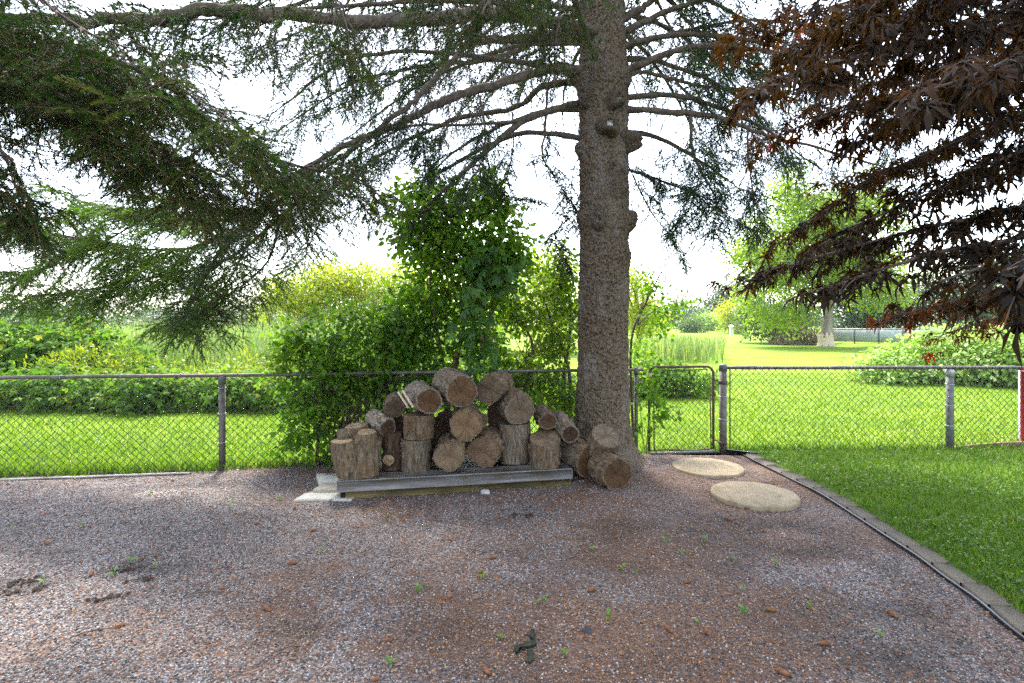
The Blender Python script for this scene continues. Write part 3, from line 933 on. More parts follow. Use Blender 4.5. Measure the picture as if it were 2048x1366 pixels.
o = loc_mb(link_mesh(fp(GX0 + .06, 0, .008)[:2], fp(GX1 - .05, 0, .008)[:2], .05, 1.10, top_barb=.05), gate).build('chain_link_wire', MAT['wire'], gate); tag(o, kind='stuff')
for z in (.96, .16):
    loc_mb(MB().tube(np.array([fp(GX1, z), fp(GX1 + .06, z - .006, .01), fp(GX1 + .065, z - .035, .012), fp(GX1 + .10, z - .04, .012)]), .009, 6)
           .tube(np.array([fp(2.80, z - .062), fp(2.80, z - .015)]), .054, 14), gate).build('hinge', MAT['rust'], gate)
loc_mb(MB().tube(np.array([fp(GX0, .93), fp(GX0 - .07, .925, .01), fp(GX0 - .13, .935, .01)]), .008, 6), gate).build('latch', MAT['rust'], gate)
th = thing('threshold_pipe', 'grey steel pipe lying on the ground under the gate', 'pipe', fp(2.2, .02, .05))
MB().tube(np.array([(-.42, -.06, 0), (0, 0, .004), (.5, .07, .0)]), .018, 10).build('pipe', MAT['steel_light'], th, True)

# right fence
rf = thing('chain_link_fence', 'chain link fence with galvanised posts right of the gate, along the lawn', 'fence', fp(5.8))
gp = post(2.80, 1.145, .048, rf, True, 'steel')
ties(2.80, [.44, .74], .048, gp, rf)
rp = post(5.82, 1.075, .047, rf, True, 'steel_light'); ties(5.82, [.35, .62, .9], .047, rp, rf)
post(8.9, 1.075, .047, rf, True, 'steel_light')
loc_mb(MB().tube(wob(fp(2.86, RAIL + .012), fp(9.6, RAIL + .012), 50, .003), .022, 12), rf).build('top_rail', MAT['steel'], rf, True)
for xx in (3.15, 4.35, 5.45, 6.6, 7.6):
    loc_mb(MB().tube(np.array([fp(xx - .10, RAIL + .012), fp(xx + .10, RAIL + .012)]), .0255, 12), rf).build('rail_sleeve', MAT['steel_light'], rf, True)
o = loc_mb(link_mesh(fp(2.87, 0, .03)[:2], fp(9.6, 0, .03)[:2], .03, 1.12, top_barb=.045), rf).build('chain_link_wire', MAT['wire'], rf); tag(o, kind='stuff')
loc_mb(MB().tube(np.array([fp(2.885, .05, .02), fp(2.885, 1.13, .02)]), .008, 6), rf).build('stretcher_bar', MAT['rust'], rf)
for xx in np.arange(3.3, 9.4, .6):
    p = fp(xx, RAIL + .012)
    a = np.linspace(0, 2 * np.pi, 9)
    loc_mb(MB().tube(np.stack([p[0] + .004 * np.sin(a), p[1] + .026 * np.cos(a), p[2] + .026 * np.sin(a)], -1), .0035, 5), rf).build('wire_tie', MAT['tie'], rf)

# red panel and brown board at the right end of the fence
rd = thing('red_panel', 'upright red painted panel behind the fence at the right edge', 'panel', (7.09, 7.66, 0))
MB().box((0.16, 0, .57), (.36, .05, .95), bev=.01).build('board', MAT['red'], rd)
MB().box((-.024, 0, .57), (.006, .03, .95), bev=.002).build('edge_strip', MAT['white'], rd)
MB().box((.16, .01, .05), (.30, .05, .14), bev=.006).build('foot', MAT['brown_board'], rd)
bb = thing('brown_board', 'curved brown board standing along the fence foot under the red panel', 'board', (6.45, 7.42, 0))
P = spline([(-.56, 0, .015), (-.35, 0, .05), (.1, .02, .085), (.6, .03, .10), (1.3, .05, .11)], 24)
V = np.concatenate([P, P * [1, 1, 0] + [0, 0, -.05], P + [0, .035, 0], P * [1, 1, 0] + [0, .035, -.05]])
n = 24; i = np.arange(n - 1)[:, None]
F = np.concatenate([i + np.array([[n, n + 1, 1, 0]]), i + np.array([[0, 1, 2 * n + 1, 2 * n]]), i + np.array([[2 * n, 2 * n + 1, 3 * n + 1, 3 * n]])])
MB().add(V, F).build('board', MAT['brown_board'], bb)
rk = thing('weed_stem', 'thin dry grass stem leaning on the brown board', 'dry stem', (6.62, 7.36, 0.0))
MB().tube(spline([(0, 0, 0), (.03, 0, .12), (.08, 0, .26)], 8), .004, 5).build('stem', MAT['straw'], rk)

# ------------------------------------------------------------------ timber platform
PA = np.array([-1.69, 5.29]); PB = np.array([.635, 5.745])
pd = (PB - PA) / np.linalg.norm(PB - PA); pn = np.array([-pd[1], pd[0]])
PL = float(np.linalg.norm(PB - PA)); PANG = math.atan2(pd[1], pd[0])
plat = thing('timber_platform', 'low platform of weathered grey timbers carrying the log pile', 'platform', (PA[0], PA[1], 0), rotz(PANG))
for k in range(4):
    sh = RNG.uniform(-.02, .02) if k else 0
    me = MB().box((0, 0, 0), (PL + (.0 if k == 0 else RNG.uniform(-.05, .03)), .222, .112), bev=.008).mesh('plank', MAT['timber'])
    put(me, 'plank', plat, (PL / 2 + sh, .112 + k * .232, .142 - (.004 * (k % 2))), rotz(RNG.normal(0, .002)))
MB().box((PL / 2 + .03, .105, .042), (PL - .06, .10, .088), bev=.008).build('bearer', MAT['old_timber'], plat)
MB().box((PL / 2 + .02, .74, .042), (PL - .1, .10, .088), bev=.008).build('bearer', MAT['old_timber'], plat)
MB().box((.055, .105, .042), (.045, .115, .086), bev=.004).build('end_block', MAT['mud'], plat)
n = 2600                                                  # needles drifted on the planks
u, w = RNG.random(n) * PL, RNG.random(n) ** .7 * .9
p = fbm(np.stack([u * 2.5, w * 5, 0 * u], -1), 2)
k = p > .42; u, w = u[k], w[k]
V, F, v = scatter((nd, ndf), np.stack([u, w, np.full(len(u), .204)], -1), rand_rot(len(u), .3), np.stack([[.03] * len(u), [.02] * len(u), [.02] * len(u)], -1), RNG.random(len(u)))
o = MB().add(V, F, v).build('needle_litter', MAT['litter'], plat); tag(o, kind='stuff')
# ------------------------------------------------------------------ logs and stumps
def bark_ring(r, L, seed, segs=56, rings=22, taper=1.0, depth=.017, oval=1.0, shear=0.0, bump=None):
    """bark shell along +Z with furrowed ridges; open ends closed by narrow rims"""
    th = np.linspace(0, 2 * np.pi, segs, endpoint=False)
    z = np.linspace(0, L, rings)
    T, Z = np.meshgrid(th, z)
    R = r * (1 + (taper - 1) * Z / L)
    low = fbm(np.stack([np.cos(T) * 1.3 + seed, np.sin(T) * 1.3, Z * 1.6 + seed], -1), 2) - .5
    ridge = np.abs(vnoise(np.stack([np.cos(T) * 6 + seed * 3, np.sin(T) * 6, Z * 6], -1)) - .5) * 2
    chip = vnoise(np.stack([np.cos(T) * 14 + seed, np.sin(T) * 14 + 5, Z * 26], -1))
    R = R * (1 + .30 * low) + depth * (ridge - .55) + depth * .7 * (chip - .5)
    if bump:
        for (ta, za, amp, w) in bump:
            dd = (np.angle(np.exp(1j * (T - ta))) * r) ** 2 + (Z - za) ** 2
            R = R + amp * np.exp(-dd / (w * w))
    X, Y = R * np.cos(T), R * np.sin(T) * oval
    if shear:
        Z = Z + (Z / L) * shear * Y                      # slanting cut at the far end
    V = np.stack([X, Y, Z], -1)
    return V
def shell_faces(rings, segs):
    i = np.arange(rings - 1)[:, None] * segs; j = np.arange(segs)[None]; k = (j + 1) % segs
    return np.stack([i + j, i + k, i + segs + k, i + segs + j], -1).reshape(-1, 4)
def end_disc(ring, inner, seed, proud, dished=.004):
    """cut face that fills the end ring; returns V, F"""
    segs = len(ring)
    c = ring.mean(0)
    V, rows = [], [1.0, .8, .6, .4, .2]
    for q in rows:
        P = c + (ring - c) * inner * q
        P = P + proud * (1 + .6 * (vnoise(P * 28 + seed) - .5)[:, None] * (q < 1)) 
        V.append(P)
    V = np.concatenate(V + [[c + proud]])
    F = []
    j = np.arange(segs); k = (j + 1) % segs
    for q in range(len(rows) - 1):
        F.append(np.stack([q * segs + j, q * segs + k, (q + 1) * segs + k, (q + 1) * segs + j], -1))
    return V, [np.concatenate(F), np.stack([(len(rows) - 1) * segs + j, (len(rows) - 1) * segs + k, np.full(segs, len(V) - 1)], -1)]

LOGS = 'sawn logs and stumps heaped on the timber platform'
def log(label, c, axis, r, L, tone=(1, 1, 1), bark=(1, 1, 1), seed=1, oval=1.0, taper=1.0, stand=False, shear=0.0, bump=None, roll=None, name='log', stub=None):
    """c: centre of the visible sawn face; axis: from that face to the hidden end (for a stump: down from its top)"""
    axis = np.array(axis, float); axis /= np.linalg.norm(axis)
    up = np.array([0, 0, 1.0]) if abs(axis[2]) < .9 else np.array([0, 1.0, 0])
    x = np.cross(up, axis); x /= np.linalg.norm(x)
    y = np.cross(axis, x)
    R = np.stack([x, y, axis], -1)
    t = thing(name, label, 'stump' if stand else 'log', c, R, LOGS)
    V = bark_ring(r, L, seed, oval=oval, taper=taper, bump=bump)
    if shear:
        V[..., 2] = V[..., 2] + (1 - V[..., 2] / L) * shear * V[..., 1]
    rg, sg = V.shape[:2]
    F0, F1 = V[0], V[-1]
    m = MB().add(V.reshape(-1, 3), shell_faces(rg, sg)[:, ::-1])
    inner = 1 - .016 / r * 1.0
    for ring, s in ((F0, -1), (F1, 1)):                  # the rim of bark round each cut
        cc = ring.mean(0)
        inn = cc + (ring - cc) * inner
        j = np.arange(sg); k = (j + 1) % sg
        f = np.stack([j, k, sg + k, sg + j], -1)
        m.add(np.concatenate([ring, inn]), f if s < 0 else f[:, ::-1])
    gg = np.random.default_rng(seed + 500)              # loose plates of bark lifting off the shell
    for _ in range(16):
        zi, ti = gg.integers(1, rg - 5), gg.integers(0, sg)
        dz, dt = gg.integers(2, 5), gg.integers(2, 4)
        ii = np.array([[zi + a_ * dz // 2, (ti + b_) % sg] for a_ in (0, 1, 2) for b_ in range(dt + 1)])
        Q = V[ii[:, 0], ii[:, 1]]
        rr_ = np.linalg.norm(Q[:, :2], axis=1, keepdims=True)
        lift = gg.uniform(.006, .013) * (1 + .5 * gg.random((len(Q), 1)))
        Qo = Q.copy(); Qo[:, :2] *= 1 + lift / rr_
        Qo += gg.normal(0, .0025, Qo.shape)
        w_ = dt + 1
        fq = [[a_ * w_ + b_, a_ * w_ + b_ + 1, (a_ + 1) * w_ + b_ + 1, (a_ + 1) * w_ + b_] for a_ in (0, 1) for b_ in range(dt)]
        m.add(Qo, np.array(fq))
        edge = [b_ for b_ in range(w_)] + [w_ + dt, 2 * w_ + dt] + [2 * w_ + b_ for b_ in range(dt - 1, -1, -1)] + [w_]
        ne = len(edge)
        m.add(np.concatenate([Qo[edge], Q[edge] * [.985, .985, 1]]), np.array([[e_, (e_ + 1) % ne, ne + (e_ + 1) % ne, ne + e_] for e_ in range(ne)]))
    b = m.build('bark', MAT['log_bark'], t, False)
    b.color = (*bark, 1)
    for ring, s in ((F0, -1), (F1, 1)):
        v, f = end_disc(ring, inner + .012, seed * 3.1, np.array([0, 0, s * -.003]))
        if s < 0:
            f = [q[:, ::-1] for q in f]
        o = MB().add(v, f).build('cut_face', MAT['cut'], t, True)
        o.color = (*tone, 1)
    return t

DK, WARM, TAN, GREY = (.42, .34, .27), (.62, .43, .28), (.95, .82, .66), (.78, .73, .66)
BL, BG = (1.0, .95, .85), (1.35, 1.35, 1.35)
# standing stumps
def stump(label, px, ytop, ybase, wpx, Yfront, zb=.198, **kw):
    r = wpx / 2 * (Yfront + .15) / FPX
    Yc = Yfront + r
    X = (px - CX) * Yc / FPX
    zt = CAM_H - (ytop - HY) * Yfront / FPX
    return log(label, (X, Yc, zt), (0, 0, -1), r, zt - zb, stand=True, name='stump', **kw)
stump('short upright stump, lower of the two stacked in one column left of the pile centre', 832, 883, 946, 60, 5.57, seed=3, tone=TAN, bark=BL)
c = at(835, 832, 5.73)
stump('upright stump with torn bark stacked on top of another stump, under the split sticks', 836, 833, 882, 60, 5.57, zb=.527, seed=5, tone=WARM, bark=(.95, .8, .62), taper=.97)
stump('straight upright stump with flat hidden top, under the log with a dark hole', 1029, 851, 931, 64, 5.88, seed=7, tone=GREY, bark=(1.15, 1.1, 1.0), taper=.95)
log('upright stump with slanted tan top near the platform\'s right end', at(1090, 875, 5.90), (0, 0, -1), .172, .31, stand=True, name='stump', shear=-.34, seed=9, tone=TAN, bark=(.95, .85, .7))
# dark stump with a sawn side stub
t = stump('dark narrow stump with a sawn side stub, between lobed stump and stacked column', 786, 868, 940, 40, 5.66, seed=11, tone=DK, bark=(.55, .42, .33))
V = bark_ring(.058, .2, 12, segs=32, rings=10, depth=.006)
R = frames(np.array([[.1, -.9, .25]]), np.array([[0, 0, 1.]]))[0]
R = np.stack([R[:, 0], R[:, 2], -R[:, 1]], -1)
m = MB().add(V.reshape(-1, 3) @ R.T, shell_faces(10, 32))
tc = np.array(t.matrix_world.inverted())
def to_local(mb, t):
    M = np.array(t.matrix_world.inverted())
    mb.V = [v @ M[:3, :3].T + M[:3, 3] for v in mb.V]
    return mb
sc = at(777, 920, 5.62)
Vw = V.reshape(-1, 3) @ R.T + sc
o = to_local(MB().add(Vw, shell_faces(10, 32)), t).build('side_stub', MAT['log_bark'], t, True); o.color = (.6, .45, .35, 1)
v, f = end_disc(Vw.reshape(10, 32, 3)[0], .96, 2.0, (R @ np.array([0, 0, -.003])))
o2 = to_local(MB().add(v, f), t).build('cut_face', MAT['cut'], o, True); o2.color = (1.25, 1.05, .8, 1)

# the lobed stump at the left end: several stems grown together
t = thing('stump', 'broad lobed stump of several fused stems at the platform\'s left end', 'stump', (-1.52, 5.54, .2), None, LOGS)
base = np.array([-1.515, 5.54, .198])
stems = [((683, 882), 5.50, .108, (.85, .75, .6)), ((688, 858), 5.66, .072, (1, .95, .88)), ((713, 851), 5.80, .115, (.8, .75, .7)), ((733, 864), 5.52, .088, (.85, .78, .66)), ((752, 876), 5.62, .066, (.5, .36, .26))]
for q, ((px, py), Y, r, tone) in enumerate(stems):
    top = at(px, py, Y)
    foot = base + np.array([(top[0] - base[0]) * .32, (top[1] - base[1]) * .32, 0])
    V = bark_ring(1.0, 1.0, 20 + q, segs=44, rings=22, depth=.07)
    u = V[..., 2:3]
    ctr = foot + (top - foot) * u
    rad = r * (1.75 - .75 * u ** 1.6)
    W = ctr + np.concatenate([V[..., :2] * rad, np.zeros_like(u)], -1)
    tilt = [.05, -.25, .1, .2, .5][q]
    W[..., 2] += u[..., 0] * (tilt * (W[..., 1] - ctr[..., 1]) + .12 * np.sin(q) * (W[..., 0] - ctr[..., 0]))
    o = to_local(MB().add(W.reshape(-1, 3), shell_faces(22, 44)), t).build('stem', MAT['log_bark'], t, True); o.color = (1.0, .88, .7, 1)
    v, f = end_disc(W[-1], .985, q, np.array([0, 0, .002]))
    o2 = to_local(MB().add(v, f), t).build('cut_face', MAT['cut'], o, True); o2.color = (*tone, 1)

def lying(label, px, py, rpx, Y, back, L, **kw):
    return log(label, at(px, py, Y), back, rpx * Y / FPX, L, **kw)
lying('pale-barked small log with dark face resting over the lobed stump', 776, 855, 19, 5.72, (-.62, .76, .16), .36, seed=31, tone=(.40, .31, .24), bark=BG)
lying('small grey-faced log with a pale spot, leaning against the split sticks', 789, 816, 20, 5.90, (-.2, .97, .1), .3, seed=33, tone=(.50, .45, .42), bark=(1, .9, .75))
lying('large log with dark brown face and pale bark on top of the stacked stumps', 859, 803, 29, 5.58, (-.50, .86, .10), .38, seed=35, tone=(.52, .34, .2), bark=BG, bump=[(.5, .02, .018, .05)])
lying('round log at platform front with a dark diagonal crack, left of its twin', 900, 913, 32.5, 5.55, (-.06, .99, .02), .40, seed=37, tone=TAN, bark=(1, .85, .65))
lying('log with a broad tan streaked face in the middle of the heap', 932, 852, 31.5, 5.63, (-.08, .99, .05), .40, seed=39, tone=(1.0, .78, .55), bark=(1.05, .9, .7))
lying('thick brown-faced log with pale bark at the very top of the heap', 923, 785, 33.5, 5.72, (-.50, .85, .16), .42, seed=41, tone=(.66, .46, .30), bark=(1.3, 1.25, 1.15))
lying('grey-faced log with an off-centre dark spot, right of the topmost log', 979, 779, 29.5, 5.92, (.28, .95, .03), .40, seed=43, tone=(.70, .61, .50), bark=(1.05, .9, .72))
lying('large log at platform front with pinkish tan face and small central hole', 966, 903, 33, 5.74, (.18, .97, .05), .40, seed=45, tone=(.95, .76, .6), bark=(1, .85, .65))
lying('log with a dark hole in its grey face, on the straight upright stump', 1040, 820, 32, 5.88, (-.28, .95, .08), .40, seed=47, tone=(.74, .68, .58), bark=(1.2, 1.1, .95))
lying('small dark-faced log resting on the slanted stump', 1096, 842, 18.5, 5.96, (-.18, .96, .1), .36, seed=49, tone=(.42, .30, .22), bark=(1.0, .88, .75))
lying('knobbly pale-barked log with nearly black face right of the slanted stump', 1140, 868, 19.5, 5.94, (-.22, .93, .22), .42, seed=51, tone=(.30, .22, .17), bark=(1.25, 1.2, 1.1), bump=[(0.3, .16, .045, .035), (3.3, .30, .03, .04)])
lying('thick log with a rusty brown face on the ground beside the platform', 1179, 922, 33.5, 5.97, (-.55, .83, .1), .44, seed=53, tone=(.52, .35, .20), bark=(1.1, 1.0, .85), bump=[(2.2, .12, .03, .05)])
lying('log with dark face lying lowest on the gravel at the right end of the heap', 1235, 949, 33.5, 5.66, (-.33, .94, .03), .34, seed=55, tone=(.44, .30, .18), bark=(1.0, .88, .7))
log('short log leaning on the spruce with grey face tipped up', at(1213, 872, 5.98), (-.28, .52, -.76), .172, .28, seed=57, tone=(.86, .80, .70), bark=(1, .9, .75))
lying('stubby log seen edge-on behind the broad tan-faced log', 967, 841, 14, 5.80, (-.75, .66, 0), .22, seed=59, tone=(.55, .48, .38), bark=(1.05, .9, .7))
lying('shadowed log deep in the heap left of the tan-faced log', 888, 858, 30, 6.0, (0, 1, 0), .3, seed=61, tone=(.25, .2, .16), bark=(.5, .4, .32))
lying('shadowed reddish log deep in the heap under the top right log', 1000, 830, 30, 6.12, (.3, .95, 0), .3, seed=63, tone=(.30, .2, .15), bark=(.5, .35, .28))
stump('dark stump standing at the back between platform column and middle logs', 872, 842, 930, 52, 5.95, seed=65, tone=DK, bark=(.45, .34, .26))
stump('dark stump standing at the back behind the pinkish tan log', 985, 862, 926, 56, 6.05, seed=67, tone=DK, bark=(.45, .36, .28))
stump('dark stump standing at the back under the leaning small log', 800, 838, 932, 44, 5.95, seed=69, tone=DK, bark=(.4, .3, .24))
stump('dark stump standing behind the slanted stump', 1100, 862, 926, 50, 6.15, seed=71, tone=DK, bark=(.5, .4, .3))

# split kindling sticks
for lab, a, b, tw in (('pale split stick leaning left of its darker twin on the heap', (796, 784, 5.46), (817, 816, 5.42), .010), ('reddish split stick leaning against the dark brown log', (805, 781, 5.47), (827, 815, 5.41), .011)):
    A, B = at(*a), at(*b)
    t = thing('split_stick', lab, 'stick', B, None, 'split sticks on the heap')
    d = (A - B); L = np.linalg.norm(d)
    R = frames(d[None], np.array([[.3, -1, .2]]))[0]
    MB().box((0, L / 2, 0), (tw * 1.9, L, tw * 1.6), bev=.002).build('stick', MAT['split_wood'], t)
    ch = t.children[0]
    ch.matrix_local = Matrix([list(map(float, r_)) for r_ in R]).to_4x4()
# ------------------------------------------------------------------ spruces
def make_spray(seed, L=.30, nside=6, needle=.017, w=.0013, gap=.0032, per=3, stem_r=.0016):
    g = np.random.default_rng(seed)
    tw = [spline([(0, 0, 0), (.01 * g.normal(), L * .5, -.01), (.015 * g.normal(), L, -.05 * L / .3)], 10)]
    for k in range(nside):
        y = L * (.06 + .78 * k / nside)
        sgn = 1 if k % 2 else -1
        l = (L - y) * g.uniform(.5, .75) + .03
        a = math.radians(g.uniform(42, 62))
        d = np.array([sgn * math.sin(a), math.cos(a), g.uniform(-.35, .05)])
        p0 = np.array([0, y, -.012 * y / L])
        tw.append(spline([p0, p0 + d * l * .55, p0 + d * l + np.array([0, 0, -.25 * l * g.random()])], 7))
    V, F, A, n = [], [], [], 0
    for q, P in enumerate(tw):
        seg = np.linalg.norm(np.diff(P, axis=0), axis=1)
        arc = np.concatenate([[0], np.cumsum(seg)])
        m = max(4, int(arc[-1] / gap)) * per
        u = np.sort(g.random(m)) * arc[-1]
        p = np.stack([np.interp(u, arc, P[:, i]) for i in range(3)], -1)
        T = norm(np.stack([np.interp(u, (arc[1:] + arc[:-1]) / 2, (np.diff(P, axis=0) / seg[:, None])[:, i]) for i in range(3)], -1))
        ph = g.normal(math.pi / 2, 1.15, m)                # needles crowd the upper side of the shoot
        S = norm(np.cross(T, np.array([0, 0, 1.0]))); U = np.cross(S, T)
        rad = np.cos(ph)[:, None] * S + np.sin(ph)[:, None] * U
        ln = needle * g.uniform(.7, 1.1, m)[:, None] * np.clip((arc[-1] - u)[:, None] / .02, .55, 1)
        d = norm(.62 * T + .8 * rad + .1 * g.normal(size=(m, 3)))
        b = norm(np.cross(d, rad + .3 * g.normal(size=(m, 3)))) * w / 2
        V += [np.stack([p - b, p + b, p + d * ln], 1).reshape(-1, 3)]
        F += [np.arange(m * 3).reshape(-1, 3) + n]
        A += [np.repeat(np.clip(.7 + .3 * u / arc[-1] + g.normal(0, .12, m), .3, 1.2), 3)]
        n += m * 3
        tv, tf = tube_np(P[::2] if len(P) > 7 else P[::3], stem_r * (1 if q == 0 else .7), 3, False)
        tq = tf[0]
        V.append(tv); F.append(np.concatenate([tq[:, [0, 1, 2]], tq[:, [0, 2, 3]]]) + n); A.append(np.full(len(tv), -1.0)); n += len(tv)
    return np.concatenate(V), np.concatenate(F), np.concatenate(A)

class Bough:
    """collects the wood, the bare twiglets and the needle sprays of one spruce"""
    def __init__(s, sprays, seed, dense=1.0):
        s.dense = dense
        s.sprays, s.g = sprays, np.random.default_rng(seed)
        s.twigs = MB()
        s.sp = [[] for _ in sprays]
    def spray(s, p, d, n, sc, var):
        s.sp[s.g.integers(len(s.sprays))].append((p, d, n, sc, var))
    def limb(s, ctrl, r0, r1, parent, t_bare=.45, gap=.16, slen=.6, hang=.35, sgap=.15, sc=1.0, tone=.5, up=0.0, bare_gap=None, name='branch', off=None, spread=.8):
        g = s.g
        C = np.array([at(*c) if off is None else c for c in ctrl], float)
        n = max(14, int(len(C) * 7))
        P = spline(C, n)
        P[1:-1] += g.normal(0, r0 * .12, (n - 2, 3))
        rr = np.linspace(r0, r1, n) * (1 + .08 * g.normal(size=n))
        c0 = np.array(parent.matrix_world.translation)
        MB().tube(P - c0, np.maximum(rr, .003), 9 if r0 > .015 else 6).build(name, MAT['branch'], parent, True)
        seg = np.linalg.norm(np.diff(P, axis=0), axis=1)
        arc = np.concatenate([[0], np.cumsum(seg)])
        T = norm(np.gradient(P, axis=0))
        def P_at(a): return np.array([np.interp(a, arc, P[:, i]) for i in range(3)]), norm(np.array([np.interp(a, arc, T[:, i]) for i in range(3)]))
        gap *= s.dense
        a = arc[-1] * t_bare
        sg = 1
        while a < arc[-1]:
            p, t = P_at(a)
            s.side(p, t, sg, slen * (1.05 - .55 * a / arc[-1]) * g.uniform(.55, 1.1), hang, sgap, sc, tone, up, spread)
            sg = -sg
            a += gap * g.uniform(.6, 1.4)
        p, t = P_at(arc[-1])
        for _ in range(2):
            s.spray(p, t + g.normal(0, .15, 3), np.array([0, 0, 1.]), sc * 1.1, tone)
        a = arc[-1] * .12
        if bare_gap:
            bare_gap *= .7
            while a < arc[-1] * max(t_bare, .1):
                p, t = P_at(a)
                s.bare(p, t, g.choice([-1, 1]), slen * g.uniform(.4, 1.0), hang)
                a += bare_gap * g.uniform(.5, 1.5)
        return P
    def path(s, p, t, sg, l, hang, up, spread=.8):
        g = s.g
        side = np.cross(t, [0, 0, 1.0]); side /= max(1e-6, np.linalg.norm(side))
        d = norm(.6 * t + sg * spread * side + np.array([0, 0, up]) + g.normal(0, .15, 3))
        u = np.linspace(0, 1, 8)[:, None]
        Q = p + d * l * u * (1 - .25 * hang * u) + np.array([0, 0, -1.0]) * l * hang * u ** 1.7
        Q[1:] += g.normal(0, .012, (7, 3))
        return Q
    def side(s, p, t, sg, l, hang, sgap, sc, tone, up, spread):
        g = s.g
        Q = s.path(p, t, sg, l, hang, up, spread)
        s.twigs.tube(Q, np.linspace(.0055, .002, 8) * (.6 + .5 * sc), 4, cap=False)
        T = norm(np.gradient(Q, axis=0))
        k = max(2, int(l / sgap * 1.35))
        for q in range(k):
            u = (q + .4 + .4 * g.random()) / k
            if u < .12: continue
            i = u * 7
            pp = np.array([np.interp(i, np.arange(8), Q[:, c]) for c in range(3)])
            tt = T[min(7, int(i + .5))]
            sd = np.cross(tt, [0, 0, 1.0]); sd /= max(1e-6, np.linalg.norm(sd))
            dd = norm(tt + (.55 if q % 2 else -.55) * sd + np.array([0, 0, -.35 * hang]) + g.normal(0, .15, 3))
            s.spray(pp, dd, np.array([0, 0, 1.0]) + .35 * g.normal(size=3), sc * g.uniform(.7, 1.1), np.clip(tone + g.normal(0, .2), 0, 1))
        s.spray(Q[-1], T[-1], np.array([0, 0, 1.0]) + .3 * g.normal(size=3), sc, np.clip(tone + .15 + g.normal(0, .1), 0, 1))
    def bare(s, p, t, sg, l, hang):
        g = s.g
        Q = s.path(p, t, sg, l, hang + .25, .0, .6)
        s.twigs.tube(Q, np.linspace(.0045, .0016, 8), 3, cap=False)
        T = norm(np.gradient(Q, axis=0))
        for _ in range(g.integers(3, 7)):
            i = g.integers(1, 7)
            l2 = l * g.uniform(.15, .45)
            d = norm(T[i] * .7 + g.normal(0, .6, 3) + np.array([0, 0, -.35]))
            u = np.linspace(0, 1, 4)[:, None]
            s.twigs.tube(Q[i] + d * l2 * u + np.array([0, 0, -.25 * l2]) * u ** 2 + g.normal(0, .008, (4, 3)) * (u > 0), [.002, .0017, .0014, .001], 3, cap=False)
    def finish(s, parent, mat, name='needles'):
        c0 = np.array(parent.matrix_world.translation)
        mb = MB()
        for b, L in zip(s.sprays, s.sp):
            if not L: continue
            pos = np.array([q[0] for q in L]); d = np.array([q[1] for q in L]); nn = np.array([q[2] for q in L])
            V, F, v = scatter(b, pos - c0, frames(d, nn), np.array([q[3] for q in L]), np.array([q[4] for q in L]))
            mb.add(V, F, v)
        if mb.n:
            tag(mb.build(name, mat, parent), kind='stuff')
        if s.twigs.n:
            s.twigs.V = [v - c0 for v in s.twigs.V]
            tag(s.twigs.build('twigs', MAT['twig'], parent), kind='stuff')
        return mb.n

# ---- the big spruce
spruce = thing('spruce_tree', 'big spruce with stout knobbly trunk standing between log pile and gate', 'tree', (TX, TY, 0))
KN = [((1175, 182), .11, .085, 1), ((1232, 196), .11, .075, 1), ((1216, 250), .12, .105, 1), ((1262, 272), .105, .12, 1), ((1240, 352), .15, .075, 0), ((1226, 332), .06, .03, 1),
      ((1197, 436), .10, .05, 1), ((1262, 435), .12, .09, 0), ((1160, 428), .10, .04, 0), ((1257, 505), .12, .035, 0), ((1156, 285), .09, .05, 0), ((1205, 140), .14, .06, 0), ((1160, 140), .12, .08, 0), ((1250, 150), .13, .08, 0)]
zs = np.concatenate([np.linspace(-.08, .6, 40), np.linspace(.61, 5.8, 520), np.linspace(5.9, 19, 50)])
sg = 208
th = np.linspace(0, 2 * np.pi, sg, endpoint=False)
T, Z = np.meshgrid(th, zs)
def trunk_r(z):
    return np.interp(z, [-.1, .0, .1, .25, .5, .9, 1.5, 2.5, 4, 5.6, 19], [.56, .51, .45, .385, .335, .306, .296, .298, .29, .265, .03])
def trunk_c(z):
    return np.stack([TX + .03 * np.sin(z * .55) - .012 * z * (z < 6) * 0, TY + .02 * np.sin(z * .7 + 1), z], -1)
R = trunk_r(Z)
R = R + .10 * np.exp(-np.maximum(Z, 0) / .16) * (np.maximum(0, np.cos(T * 5 + .6)) ** 2 * .8 + .3 * np.maximum(0, np.cos(T - .1)))
R = R + .02 * (fbm(np.stack([np.cos(T) * 1.5, np.sin(T) * 1.5, Z * 1.1], -1), 2) - .5) * 2
flake = vnoise(np.stack([np.cos(T) * 8, np.sin(T) * 8, Z * 19], -1)); flake2 = vnoise(np.stack([np.cos(T) * 17, np.sin(T) * 17, Z * 44], -1))
plate = np.clip((flake - .42) * 5, 0, 1); plate2 = np.clip((flake2 - .4) * 4, 0, 1)
R = R + .012 * (plate - .5) + .010 * (plate2 - .5)
C = trunk_c(zs)
P = C[:, None, :] + np.stack([R * np.cos(T), R * np.sin(T), 0 * R], -1)
knots = []
SHADE_SAP = np.zeros_like(Z)
